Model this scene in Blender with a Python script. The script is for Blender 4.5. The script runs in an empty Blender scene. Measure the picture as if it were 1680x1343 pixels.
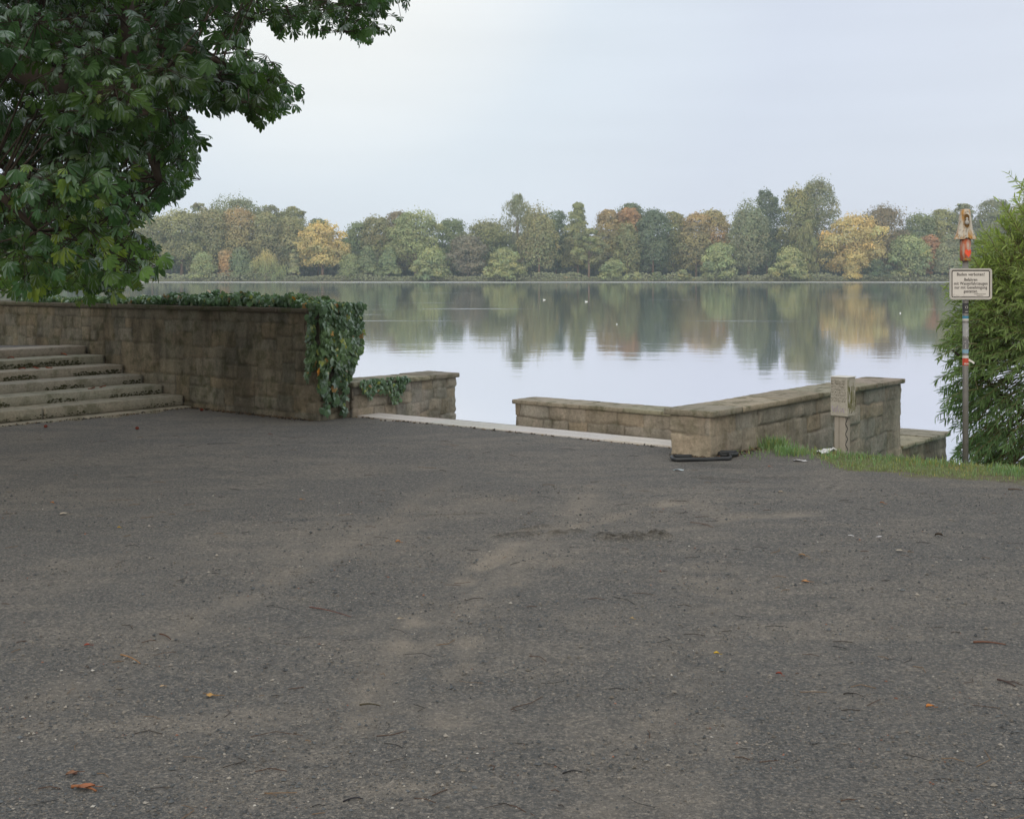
import bpy, math, random
import numpy as np
from mathutils import Vector, Matrix

C = bpy.context.scene
R = math.radians
# ------------------------------------------------------------------ camera
F, HZ, CX, CAMZ = 2060.0, 452.0, 840.0, 1.70
cam_d = bpy.data.cameras.new('camera'); cam = bpy.data.objects.new('camera', cam_d)
C.collection.objects.link(cam); C.camera = cam
cam.location = (0, 0, CAMZ); cam.rotation_euler = (R(90), 0, 0)
cam_d.sensor_width = 36; cam_d.lens = 36 * F / 1680
cam_d.shift_y = -(671.5 - HZ) / 1680
cam_d.clip_start = 0.05; cam_d.clip_end = 5000
# ------------------------------------------------------------------ world, sun, exposure
SUN_EL, SUN_AZ = 25, 197          # azimuth clockwise from +Y: the light comes from behind and left of the camera
w = bpy.data.worlds.new('World'); C.world = w; w.use_nodes = True
nt = w.node_tree; nt.nodes.clear()
out = nt.nodes.new('ShaderNodeOutputWorld')
sky = nt.nodes.new('ShaderNodeTexSky'); sky.sky_type = 'NISHITA'; sky.sun_disc = False
sky.sun_elevation = R(SUN_EL); sky.sun_rotation = R(SUN_AZ); sky.air_density = 1.0; sky.dust_density = 3.0
bg1 = nt.nodes.new('ShaderNodeBackground'); bg1.inputs['Strength'].default_value = 0.10
nt.links.new(sky.outputs[0], bg1.inputs['Color'])
# thin high overcast: a cloud veil in sky directions, brighter towards the upper left
tc = nt.nodes.new('ShaderNodeTexCoord')
dot = nt.nodes.new('ShaderNodeVectorMath'); dot.operation = 'DOT_PRODUCT'
gl = Vector((-0.16, 1.0, 0.30)).normalized(); dot.inputs[1].default_value = gl
nrm = nt.nodes.new('ShaderNodeVectorMath'); nrm.operation = 'NORMALIZE'
nt.links.new(tc.outputs['Generated'], nrm.inputs[0]); nt.links.new(nrm.outputs[0], dot.inputs[0])
ra = nt.nodes.new('ShaderNodeValToRGB'); nt.links.new(dot.outputs['Value'], ra.inputs[0])
cr = ra.color_ramp; cr.elements[0].position = 0.0; cr.elements[0].color = (.90, .89, .86, 1)
cr.elements[1].position = 1.0; cr.elements[1].color = (.96, .96, .92, 1)
e = cr.elements.new(.93); e.color = (.665, .715, .82, 1)
e = cr.elements.new(.975); e.color = (.725, .79, .855, 1)
mp = nt.nodes.new('ShaderNodeMapping'); mp.inputs['Scale'].default_value = (2.0, 2.0, 16.0)
nt.links.new(nrm.outputs[0], mp.inputs[0])
nz = nt.nodes.new('ShaderNodeTexNoise'); nz.inputs['Scale'].default_value = 1.6; nz.inputs['Detail'].default_value = 5
nt.links.new(mp.outputs[0], nz.inputs['Vector'])
mr = nt.nodes.new('ShaderNodeMapRange'); mr.inputs['From Min'].default_value = .3; mr.inputs['From Max'].default_value = .7
mr.inputs['To Min'].default_value = .975; mr.inputs['To Max'].default_value = 1.03
nt.links.new(nz.outputs[0], mr.inputs[0])
bg2 = nt.nodes.new('ShaderNodeBackground'); nt.links.new(ra.outputs[0], bg2.inputs['Color'])
# an overcast dome grows brighter towards the zenith
sp = nt.nodes.new('ShaderNodeSeparateXYZ'); nt.links.new(nrm.outputs[0], sp.inputs[0])
zr = nt.nodes.new('ShaderNodeMapRange'); zr.inputs['From Min'].default_value = .28; zr.inputs['From Max'].default_value = 1.0
zr.inputs['To Min'].default_value = 1.04; zr.inputs['To Max'].default_value = 1.75; nt.links.new(sp.outputs[2], zr.inputs[0])
mm = nt.nodes.new('ShaderNodeMath'); mm.operation = 'MULTIPLY'; nt.links.new(mr.outputs[0], mm.inputs[0]); nt.links.new(zr.outputs[0], mm.inputs[1])
nt.links.new(mm.outputs[0], bg2.inputs['Strength'])
mx = nt.nodes.new('ShaderNodeMixShader'); mx.inputs[0].default_value = .92
nt.links.new(bg1.outputs[0], mx.inputs[1]); nt.links.new(bg2.outputs[0], mx.inputs[2]); nt.links.new(mx.outputs[0], out.inputs['Surface'])

sd = bpy.data.lights.new('sun', 'SUN'); sun = bpy.data.objects.new('sun', sd); C.collection.objects.link(sun)
sd.energy = 1.0; sd.angle = R(18); sd.color = (1.0, .86, .68)
az, el = R(SUN_AZ), R(SUN_EL)
sv = Vector((math.sin(az) * math.cos(el), math.cos(az) * math.cos(el), math.sin(el)))
sun.rotation_euler = sv.to_track_quat('Z', 'Y').to_euler(); sun.location = (-20, -20, 20)
C.view_settings.view_transform = 'Standard'; C.view_settings.look = 'None'
C.view_settings.exposure = 0.05; C.view_settings.gamma = 1.0
C.cycles.use_denoising = True; C.cycles.max_bounces = 7; C.cycles.volume_bounces = 1
C.cycles.transparent_max_bounces = 8; C.cycles.transmission_bounces = 3; C.cycles.diffuse_bounces = 3; C.cycles.glossy_bounces = 3

# ------------------------------------------------------------------ helpers
UU = np.array((-.7862, .6180, 0)); VV = np.array((.6180, .7862, 0)); ZZ = np.array((0, 0, 1.0))
def uv2w(u, v, z=0.0):
    u = np.asarray(u, float); v = np.asarray(v, float); z = np.asarray(z, float) + 0 * u
    return np.stack([UU[0] * u + VV[0] * v, UU[1] * u + VV[1] * v, z], -1)
def at(px, py, z=0.0):                       # photograph pixel -> point on the plane at height z
    Y = (CAMZ - z) * F / (py - HZ); return np.array(((px - CX) / F * Y, Y, z))
def atd(px, py, d): return np.array(((px - CX) / F * d, d, CAMZ - (py - HZ) / F * d))
def _hash(ix, iy, iz, s):
    h = (ix * 374761393 + iy * 668265263 + iz * 1274126177 + s * 974634777) & 0xffffffff
    h = ((h ^ (h >> 13)) * 1274126177) & 0xffffffff
    return ((h ^ (h >> 16)) & 0xffff) / 65535.0
def vnoise(p, s=0):
    p = np.asarray(p, float); i = np.floor(p).astype(np.int64); f = p - i; f = f * f * (3 - 2 * f)
    x, y, z = i[..., 0], i[..., 1], i[..., 2]; r = 0
    for a in (0, 1):
        for b in (0, 1):
            for c in (0, 1):
                r = r + _hash(x + a, y + b, z + c, s) * (f[..., 0] if a else 1 - f[..., 0]) * (f[..., 1] if b else 1 - f[..., 1]) * (f[..., 2] if c else 1 - f[..., 2])
    return r
def fbm(p, s=0, o=4):
    r = 0; a = 1; t = 0; p = np.asarray(p, float)
    for k in range(o): r = r + a * vnoise(p * 2 ** k, s + k); t += a; a *= .5
    return r / t
def sstep(x, a, b):
    t = np.clip((x - a) / (b - a), 0, 1); return t * t * (3 - 2 * t)
def inpoly(x, y, P):
    r = np.zeros(x.shape, bool); n = len(P)
    for i in range(n):
        x1, y1 = P[i]; x2, y2 = P[(i + 1) % n]
        c = ((y1 > y) != (y2 > y)) & (x < (x2 - x1) * (y - y1) / ((y2 - y1) or 1e-9) + x1); r ^= c
    return r

class MB:
    """collects geometry for ONE mesh object"""
    def __init__(s): s.V = []; s.L = []; s.T = []; s.C = []; s.n = 0; s.M = []
    def add(s, V, Fs, col=None, mi=0):
        V = np.asarray(V, float).reshape(-1, 3); Fs = np.asarray(Fs, np.int64)
        s.V.append(V); s.L.append((Fs + s.n).ravel()); s.T.append(np.full(len(Fs), Fs.shape[1]))
        s.M.append(np.full(len(Fs), mi))
        if col is None: col = (1, 1, 1)
        c = np.ones((len(V), 4)); c[:, :3] = np.asarray(col, float); s.C.append(c); s.n += len(V)
    def poly(s, V, col=None, mi=0): s.add(V, [list(range(len(V)))], col, mi)
    def box(s, lo, hi, M=None, col=None, mi=0, bev=0.0):
        x0, y0, z0 = lo; x1, y1, z1 = hi
        if bev <= 0:
            V = np.array([(x, y, z) for z in (z0, z1) for y in (y0, y1) for x in (x0, x1)], float)
            Fq = [(0, 2, 3, 1), (4, 5, 7, 6), (0, 1, 5, 4), (2, 6, 7, 3), (0, 4, 6, 2), (1, 3, 7, 5)]
            if M is not None: V = V @ np.array(M)[:3, :3].T + np.array(M)[:3, 3]
            s.add(V, Fq, col, mi)
        else:
            b = bev; prof = [(x0 + b, y0), (x1 - b, y0), (x1, y0 + b), (x1, y1 - b), (x1 - b, y1), (x0 + b, y1), (x0, y1 - b), (x0, y0 + b)]
            c = np.array([(x0 + x1) / 2, (y0 + y1) / 2]); Vs = []
            for z, k in ((z0, b), (z0 + b, 0), (z1 - b, 0), (z1, b)):
                for p in prof:
                    q = np.array(p); d = c - q; q = q + np.sign(d) * min(k, 1) ; Vs.append((*(np.array(p) + np.sign(np.round(c - np.array(p), 6)) * k), z))
            V = np.array(Vs); Fq = []
            for r in range(3):
                for i in range(8): j = (i + 1) % 8; Fq.append((r * 8 + i, r * 8 + j, r * 8 + 8 + j, r * 8 + 8 + i))
            if M is not None: V = V @ np.array(M)[:3, :3].T + np.array(M)[:3, 3]
            n0 = s.n; s.add(V, Fq, col, mi)
            s.L.append(np.array(list(range(7, -1, -1)) + list(range(24, 32))) + n0); s.T.append(np.array([8, 8])); s.M.append(np.array([mi, mi]))
    def tube(s, P, r, n=8, col=None, mi=0, cap=True):
        P = np.asarray(P, float); k = len(P); r = np.broadcast_to(np.asarray(r, float), (k,))
        T = np.gradient(P, axis=0); T /= np.linalg.norm(T, axis=1)[:, None] + 1e-12
        a = np.array((0, 0, 1.0)) if abs(T[0][2]) < .9 else np.array((1.0, 0, 0))
        N = np.cross(T, a); N /= np.linalg.norm(N, axis=1)[:, None] + 1e-12; B = np.cross(T, N)
        t = np.linspace(0, 2 * np.pi, n, endpoint=False)
        V = P[:, None] + r[:, None, None] * (np.cos(t)[None, :, None] * N[:, None] + np.sin(t)[None, :, None] * B[:, None])
        i = np.arange(k - 1)[:, None] * n; j = np.arange(n)[None]; j2 = (j + 1) % n
        Fq = np.stack([i + j, i + j2, i + n + j2, i + n + j], -1).reshape(-1, 4)
        n0 = s.n; s.add(V.reshape(-1, 3), Fq, col, mi)
        if cap:
            s.L.append(np.array(list(range(n - 1, -1, -1)) + list(range((k - 1) * n, k * n))) + n0); s.T.append(np.array([n, n])); s.M.append(np.array([mi, mi]))
    def grid(s, V, col=None, mi=0, wrap=False):     # V (a,b,3)
        a, b = V.shape[:2]; i = np.arange(a - 1)[:, None] * b; j = np.arange(b if wrap else b - 1)[None]; j2 = (j + 1) % b
        Fq = np.stack([i + j, i + j2, i + b + j2, i + b + j], -1).reshape(-1, 4)
        s.add(V.reshape(-1, 3), Fq, None if col is None else np.asarray(col).reshape(-1, 3) if np.ndim(col) > 1 else col, mi)
    def build(s, name, mats, parent=None, smooth=False, color=True):
        me = bpy.data.meshes.new(name); V = np.concatenate(s.V); L = np.concatenate(s.L); T = np.concatenate(s.T)
        me.vertices.add(len(V)); me.vertices.foreach_set('co', V.ravel().astype(np.float32))
        me.loops.add(len(L)); me.loops.foreach_set('vertex_index', L.astype(np.int32))
        me.polygons.add(len(T)); st = np.concatenate([[0], np.cumsum(T)[:-1]])
        me.polygons.foreach_set('loop_start', st.astype(np.int32))
        me.polygons.foreach_set('use_smooth', np.full(len(T), smooth, bool))
        for m in (mats if isinstance(mats, (list, tuple)) else [mats]): me.materials.append(m)
        me.polygons.foreach_set('material_index', np.concatenate(s.M).astype(np.int32))
        if color:
            at_ = me.color_attributes.new('Col', 'FLOAT_COLOR', 'POINT'); at_.data.foreach_set('color', np.concatenate(s.C).ravel().astype(np.float32))
        me.update(calc_edges=True)
        o = bpy.data.objects.new(name, me); C.collection.objects.link(o)
        if parent is not None: o.parent = parent
        return o
def tag(o, label=None, cat=None, group=None, kind=None):
    if label: o['label'] = label
    if cat: o['category'] = cat
    if group: o['group'] = group
    if kind: o['kind'] = kind
    return o
def empty(name, loc, label, cat, group=None):
    o = bpy.data.objects.new(name, None); C.collection.objects.link(o); o.location = [float(q) for q in loc]
    o.empty_display_size = .2; return tag(o, label, cat, group)
def keep(o, root):                              # parts built in world coordinates
    o.parent = root; o.location = tuple(-q for q in root.location); return o

# ------------------------------------------------------------------ materials
class NM:
    def __init__(s, name):
        s.m = bpy.data.materials.new(name); s.m.use_nodes = True; s.t = s.m.node_tree; s.N = s.t.nodes
        s.b = s.N['Principled BSDF']; s.o = s.N['Material Output']; s.c = s.N.new('ShaderNodeTexCoord')
    def n(s, typ, **k):
        q = s.N.new('ShaderNode' + typ)
        for a, v in k.items():
            a = a.replace('_', ' ') if not hasattr(q, a) else a
            if hasattr(q, a): setattr(q, a, v)
            elif hasattr(v, 'is_output'): s.t.links.new(v, q.inputs[a])
            else: q.inputs[a].default_value = v
        return q
    def l(s, a, b): s.t.links.new(a, b)
    def noise(s, scale, detail=4, rough=.55, vec=None, stretch=None):
        v = vec or s.c.outputs['Object']
        if stretch: q = s.n('Mapping', Vector=v); q.inputs['Scale'].default_value = stretch; v = q.outputs[0]
        return s.n('TexNoise', Vector=v, Scale=scale, Detail=detail, Roughness=rough).outputs['Fac']
    def ramp(s, fac, *st):
        q = s.n('ValToRGB'); s.l(fac, q.inputs[0]); e = q.color_ramp.elements
        for i, (p, c) in enumerate(st):
            c = (*c, 1) if isinstance(c, tuple) and len(c) == 3 else (c, c, c, 1) if not isinstance(c, tuple) else c
            if i < 2: e[i].position = p; e[i].color = c
            else: x = e.new(p); x.color = c
        return q.outputs[0]
    def mix(s, fac, a, b, mode='MIX'):
        q = s.n('Mix', data_type='RGBA', blend_type=mode)
        for sock, v in ((q.inputs[0], fac), (q.inputs[6], a), (q.inputs[7], b)):
            if hasattr(v, 'is_output'): s.l(v, sock)
            else: sock.default_value = v if not isinstance(v, tuple) else (*v, 1)[:4]
        return q.outputs[2]
    def math(s, op, a, b=0.0):
        q = s.n('Math', operation=op)
        for k, v in ((0, a), (1, b)):
            if hasattr(v, 'is_output'): s.l(v, q.inputs[k])
            else: q.inputs[k].default_value = v
        return q.outputs[0]
    def col(s): return s.n('VertexColor', layer_name='Col').outputs['Color']
    def bump(s, h, strength=.5, dist=.01, prev=None):
        q = s.n('Bump', Height=h, Strength=strength, Distance=dist)
        if prev: s.l(prev, q.inputs['Normal'])
        return q.outputs[0]
    def done(s, base=None, rough=.9, normal=None, spec=.3, metal=0.0):
        if base is not None:
            if hasattr(base, 'is_output'): s.l(base, s.b.inputs['Base Color'])
            else: s.b.inputs['Base Color'].default_value = (*base, 1)
        if hasattr(rough, 'is_output'): s.l(rough, s.b.inputs['Roughness'])
        else: s.b.inputs['Roughness'].default_value = rough
        s.b.inputs['Specular IOR Level'].default_value = spec; s.b.inputs['Metallic'].default_value = metal
        if normal: s.l(normal, s.b.inputs['Normal'])
        return s.m

def stone_mat(name, base, dark, warm, moss=.0, streak=0.0):
    m = NM(name); c = m.col()
    n1 = m.noise(3.2, 5); n2 = m.noise(38, 6, .7); n3 = m.noise(170, 3, .7)
    a = m.mix(m.ramp(n1, (.34, 0.0), (.66, 1.0)), base, warm)
    a = m.mix(m.ramp(n2, (.33, .62), (.68, 0.0)), a, dark)
    a = m.mix(1.0, a, c, 'MULTIPLY')
    a = m.mix(m.ramp(n3, (.3, .35), (.55, 0.0)), a, tuple(q * .45 for q in base))
    if moss:
        a = m.mix(m.math('MULTIPLY', m.ramp(m.noise(5.5, 6, .65), (.5, 0.0), (.64, 1.0)), moss), a, (.06, .065, .03))
    if streak:
        sn = m.noise(1.7, 7, .68, stretch=(1.5, 1.5, .55))
        a = m.mix(m.math('MULTIPLY', m.ramp(sn, (.40, 1.0), (.60, 0.0)), streak), a, (.022, .021, .016))
    b1 = m.bump(n2, .55, .012); b2 = m.bump(n3, .6, .004, b1)
    return m.done(a, .93, b2, .2)
M_wall = stone_mat('sandstone', (.36, .335, .28), (.185, .175, .14), (.41, .355, .295), .4, .35)
M_wall_dark = stone_mat('stained_shaded_sandstone', (.235, .215, .16), (.115, .108, .08), (.285, .24, .178), .6, .6)  # weathering stains, with canopy shade painted into the darker base and heavier streaks
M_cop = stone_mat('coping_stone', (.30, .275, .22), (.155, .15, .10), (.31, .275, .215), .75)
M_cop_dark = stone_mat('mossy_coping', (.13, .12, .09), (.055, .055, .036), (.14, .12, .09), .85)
M_step = stone_mat('step_stone', (.31, .295, .25), (.15, .145, .115), (.32, .29, .24), .5)
M_slab = stone_mat('pale_granite', (.55, .53, .50), (.36, .34, .32), (.52, .49, .46), .0)
M_slab2 = stone_mat('paving_stone', (.44, .39, .35), (.2, .18, .155), (.30, .26, .23), .15)

def leaf_mat(name, col, trans=.35, gloss=.12, rough=.45, tcol=None):
    m = NM(name); vc = m.col(); n = m.noise(1.3, 3); n2 = m.noise(9, 2)
    a = m.mix(1.0, col, vc, 'MULTIPLY'); a = m.mix(m.ramp(n2, (.35, .35), (.65, 0.0)), a, tuple(q * .55 for q in col))
    m.N.remove(m.b)
    d = m.n('BsdfDiffuse', Color=a); t = m.n('BsdfTranslucent')
    m.l(m.mix(1.0, a, tcol or (1.2, 1.35, .55), 'MULTIPLY'), t.inputs[0])
    x = m.n('MixShader', Fac=trans); m.l(d.outputs[0], x.inputs[1]); m.l(t.outputs[0], x.inputs[2])
    o = x
    if gloss:
        g = m.n('BsdfGlossy', Roughness=rough); g.inputs[0].default_value = (.85, .92, .95, 1)
        fr = m.n('Fresnel', IOR=1.45); o = m.n('MixShader')
        m.l(m.math('MULTIPLY', fr.outputs[0], gloss * 3.5), o.inputs[0]); m.l(x.outputs[0], o.inputs[1]); m.l(g.outputs[0], o.inputs[2])
    m.l(o.outputs[0], m.o.inputs['Surface']); return m.m
M_farleaf = leaf_mat('far_foliage', (1, 1, 1), .22, 0)
M_chest = leaf_mat('chestnut_leaf', (.046, .088, .036), .42, .035, .45)
M_ivy = leaf_mat('ivy_leaf', (.095, .16, .088), .15, .04, .42)
M_willow = leaf_mat('willow_leaf', (.215, .285, .125), .42, .03, .5)
M_grass = leaf_mat('grass_blade', (.235, .29, .155), .35, .02, .6)
def simple(name, col, rough=.8, spec=.3, metal=0, nscale=20, namt=.3, bump=.0, usecol=False):
    m = NM(name); n = m.noise(nscale, 5, .6)
    a = m.mix(m.ramp(n, (.3, namt), (.7, 0.0)), col, tuple(q * .55 for q in col))
    if usecol: a = m.mix(1.0, a, m.col(), 'MULTIPLY')
    return m.done(a, rough, m.bump(n, bump, .01) if bump else None, spec, metal)
M_bark = simple('bark', (.055, .045, .036), .95, .1, 0, 14, .7, .8)
M_farbark = simple('far_bark', (.24, .17, .13), .95, .1, 0, 2, .4)
M_litter = simple('fallen_leaf', (.78, .78, .82), .8, .2, 0, 60, .35, 0, True)
M_pebble = simple('pebbles', (1, 1, 1), .75, .3, 0, 200, .3, 0, True)
M_rubber = simple('black_rubber', (.02, .023, .026), .5, .4, 0, 60, .3, .2)
M_steel = simple('galvanised_steel', (.25, .245, .235), .6, .4, .5, 26, .5, .15)
M_wood = simple('weathered_wood', (.40, .385, .34), .9, .2, 0, 40, .5, .3)
M_ink = simple('black_paint', (.02, .02, .022), .6, .3)
M_plastic = simple('white_litter', (.62, .62, .60), .5, .4)

# ground: gravel with fine and coarse patches, soil where the grass grows (from attribute G)
def ground_mat():
    m = NM('gravel_ground'); P = m.c.outputs['Object']; at1 = m.n('Attribute', attribute_name='G').outputs['Color']
    sep = m.n('SeparateColor'); m.l(at1, sep.inputs[0])
    big = m.noise(.42, 5, .6, stretch=(1, 2.0, 1)); mid = m.noise(1.7, 6, .62, stretch=(1, 1.9, 1)); fine = m.noise(30, 6, .75); grain = m.noise(160, 3, .8); g2 = m.noise(420, 2, .8)
    vor = m.n('TexVoronoi', Vector=P, Scale=115.0); vor2 = m.n('TexVoronoi', Vector=P, Scale=52.0)
    patch = m.math('ADD', m.math('MULTIPLY', big, .5), m.math('MULTIPLY', mid, .5))
    pf = m.ramp(patch, (.45, 0.0), (.56, 1.0))
    base = m.mix(pf, (.190, .180, .163), (.305, .275, .232))
    st = m.n('SeparateColor'); m.l(vor.outputs['Color'], st.inputs[0])
    stone = m.ramp(st.outputs[0], (0.0, (.05, .06, .068)), (.35, (.125, .135, .14)), (.62, (.18, .17, .155)), (.82, (.27, .25, .22)), (.975, (.31, .29, .26)), (1.0, (.40, .38, .35)))
    amt = m.math('ADD', .34, m.math('MULTIPLY', m.math('SUBTRACT', 1.0, pf), .36))
    a = m.mix(amt, base, stone)
    st2 = m.n('SeparateColor'); m.l(vor2.outputs['Color'], st2.inputs[0])
    k = m.math('MULTIPLY', m.ramp(st2.outputs[1], (.88, 0.0), (.90, 1.0)), m.ramp(vor2.outputs['Distance'], (.30, 1.0), (.42, 0.0)))
    a = m.mix(m.math('MULTIPLY', k, .8), a, m.ramp(st2.outputs[2], (0.0, (.03, .035, .04)), (.5, (.10, .10, .10)), (.8, (.19, .16, .13)), (1.0, (.36, .35, .33))))
    a = m.mix(m.ramp(m.noise(9, 6, .75), (.36, .30), (.56, 0.0)), a, (.07, .075, .08)); a = m.mix(m.ramp(fine, (.36, .6), (.56, 0.0)), a, (.05, .050, .050))
    a = m.mix(m.ramp(g2, (.40, .45), (.6, 0.0)), a, (.035, .037, .038))
    g3 = m.noise(70, 3, .7); g4 = m.noise(33, 3, .7)
    a = m.mix(m.ramp(g3, (.40, .50), (.58, 0.0)), a, (.06, .064, .066)); a = m.mix(m.ramp(g3, (.55, 0.0), (.70, .55)), a, (.34, .31, .265))
    a = m.mix(m.ramp(g4, (.36, .42), (.52, 0.0)), a, (.07, .073, .074))
    a = m.mix(m.math('MULTIPLY', sep.outputs[0], m.ramp(m.noise(22, 5, .7), (.40, 1.0), (.60, .15))), a, (.040, .036, .028))      # damp scuffed soil
    a = m.mix(m.math('MULTIPLY', sep.outputs[1], .75), a, (.27, .24, .198))    # smoothed dust
    a = m.mix(sep.outputs[2], a, m.mix(m.noise(12, 4), (.07, .08, .04), (.17, .15, .10)))   # grass soil
    a = m.mix(1.0, a, (1.19, 1.175, 1.15), 'MULTIPLY')
    h = m.math('ADD', m.math('MULTIPLY', vor.outputs['Distance'], -.6), m.math('ADD', grain, m.math('MULTIPLY', fine, .8)))
    b = m.bump(h, 1.0, .009); b = m.bump(m.math('ADD', g3, g4), .8, .012, b); b = m.bump(mid, .35, .03, b)
    return m.done(a, .92, b, .25)
M_ground = ground_mat()

def water_mat():
    m = NM('lake_water'); m.N.remove(m.b); P = m.c.outputs['Object']
    sx = m.n('SeparateXYZ'); m.l(P, sx.inputs[0]); y = sx.outputs[1]
    d = m.n('BsdfDiffuse'); d.inputs[0].default_value = (.15, .36, .33, 1)
    g = m.n('BsdfGlossy'); g.inputs[0].default_value = (.968, .938, .972, 1); g.distribution = 'GGX'
    streak = m.noise(1.0, 4, .5, stretch=(.045, .20, 1)); st = m.ramp(streak, (.655, 0.0), (.685, 1.0))
    st = m.math('MULTIPLY', st, m.math('GREATER_THAN', y, 60.0))
    farb = m.n('MapRange'); m.l(y, farb.inputs[0]); farb.inputs[1].default_value = 385; farb.inputs[2].default_value = 470; farb.inputs[3].default_value = 0; farb.inputs[4].default_value = .26; farb.clamp = True
    r = m.math('ADD', .042, m.math('ADD', m.math('MULTIPLY', st, .075), farb.outputs[0]))
    m.l(r, g.inputs['Roughness'])
    n1 = m.noise(1.0, 3, .5, stretch=(.5, .9, 1)); n2 = m.noise(1.0, 3, .5, stretch=(.05, .09, 1))
    b = m.bump(n1, .012, .3); b = m.bump(n2, .010, 1.0, b); m.l(b, g.inputs['Normal'])
    fr = m.n('Fresnel', IOR=1.33); f = m.n('MapRange'); m.l(fr.outputs[0], f.inputs[0]); f.inputs[1].default_value = .02; f.inputs[2].default_value = .5; f.inputs[3].default_value = .10; f.inputs[4].default_value = .97; f.clamp = True
    x = m.n('MixShader'); m.l(f.outputs[0], x.inputs[0]); m.l(d.outputs[0], x.inputs[1]); m.l(g.outputs[0], x.inputs[2])
    m.l(x.outputs[0], m.o.inputs['Surface']); return m.m
M_water = water_mat()

# ------------------------------------------------------------------ terrain: one sheet
def axis(lo, hi, a, b, fine, g=1.22):
    m = list(np.arange(a, b, fine)); s = fine; x = a; L = []
    while x > lo: s = min(s * g, 60); x -= s; L.append(x)
    s = fine; x = m[-1]; Rr = []
    while x < hi: s = min(s * g, 25); x += s; Rr.append(x)
    return np.array(L[::-1] + m + Rr)
def ground_z(X, Y):
    u = UU[0] * X + UU[1] * Y; v = VV[0] * X + VV[1] * Y; p = np.stack([X, Y, 0 * X], -1)
    z = (fbm(p * .7, 3, 3) - .5) * .045 + (fbm(p * 3.0, 9, 3) - .5) * .012 + (fbm(p * 14, 19, 2) - .5) * .006
    near = sstep(v, 9.0, 10.3); z = z * (1 - .6 * near)
    wob = (fbm(p * 1.1, 31, 3) - .5)
    # right bank behind the grass crest
    s = np.maximum(v - (11.38 + .25 * wob), 0); zr = -.42 * s - .05 * s * s
    zr = np.maximum(zr, -2.4); zr = np.where(u < 6.0, zr, 0)
    # the opening between the walls
    op = sstep(v, 10.85, 10.95); zo = -.22 * op - .02 * np.maximum(v - 11, 0) - .75 * np.maximum(v - 12.62 - .1 * wob, 0); zo = np.maximum(zo, -2.4)
    # behind the tall left wall
    zl = -.15 * sstep(v, 10.4, 10.7) - .6 * np.maximum(v - 11.6, 0); zl = np.maximum(zl, -2.4)
    zz = np.where(u < 6.0, z + zr, np.where(u < 11.0, z * (1 - op) + zo, z + zl))
    # upper terrace at the head of the stairs
    up = (u > 15.8) & (v < 10.3); zz = np.where(up, .70 + z, zz)
    st = (u > 13.25) & (u <= 15.8) & (v < 10.3); zz = np.where(st, -.05, zz)
    # far shore
    fs = sstep(Y, 497, 512) * (2.4 + .6); zz = zz + np.where(Y > 450, fs, 0)
    zz = zz + np.where(Y > 512, (fbm(p * .03, 77, 2) - .3) * .8, 0)
    zz = zz + 9 * sstep(Y, 572, 600)
    return zz
xs = axis(-600, 600, -6.2, 6.2, .030); ys = axis(-60, 800, 3.4, 13.4, .030)
GX, GY = np.meshgrid(xs, ys, indexing='xy'); GZ = ground_z(GX, GY)
G = np.zeros(GX.shape + (4,)); G[..., 3] = 1
pp = np.stack([GX, GY, 0 * GX], -1); wn = (fbm(pp * 5, 51, 4) - .5)
def blob(px, py, rl, rw, ang, chan, amp, dz=0.0, soft=.5):
    global GZ
    c = at(px, py); a = R(ang); dx = GX - c[0]; dy = GY - c[1]
    l = dx * math.cos(a) + dy * math.sin(a); t = -dx * math.sin(a) + dy * math.cos(a)
    q = np.sqrt((l / rl) ** 2 + (t / rw) ** 2) + wn * 1.6; k = 1 - sstep(q, soft, 1.05)
    G[..., chan] = np.maximum(G[..., chan], k * amp)
    if dz: GZ = GZ + k * dz * (.6 + 1.6 * (fbm(pp * 26, 5, 2) - .3))
# scuffed damp soil and the smoothed skid marks in the middle of the square
for b_ in ((858, 876, .22, .07, 30, .9, .012), (925, 873, .17, .07, 10, 1, .022), (1045, 880, .22, .10, 5, 1, .028), (745, 843, .22, .05, 0, .8, .01), (880, 866, .20, .04, 38, .8, .01), (1160, 862, .16, .05, 0, .5, .0), (1190, 786, .35, .09, -8, .55, .0), (1186, 793, .18, .06, 0, .7, .01), (1275, 782, .3, .07, -10, .4, .0), (1190, 764, .55, .16, -5, .4, 0)):
    blob(*b_[:5], 0, b_[5], b_[6])
for b_ in ((935, 862, .62, .05, 32, .95, -.008), (1125, 866, .28, .08, 28, .8, 0), (560, 905, .9, .25, 15, .35, 0), (250, 925, .8, .2, 10, .3, 0), (690, 1010, .5, .3, 25, .35, 0), (290, 1180, .55, .1, 12, .5, 0), (380, 1190, .5, .08, 20, .45, 0), (740, 1160, .5, .12, 14, .45, 0), (1180, 1215, .28, .12, 70, .5, 0), (1130, 1290, .3, .12, 80, .5, 0), (1050, 1010, .6, .3, 20, .3, 0), (1400, 1030, .6, .2, 0, .3, 0), (690, 1290, .25, .06, 5, .6, 0)):
    blob(*b_[:5], 1, b_[5] * .5, b_[6])
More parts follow.
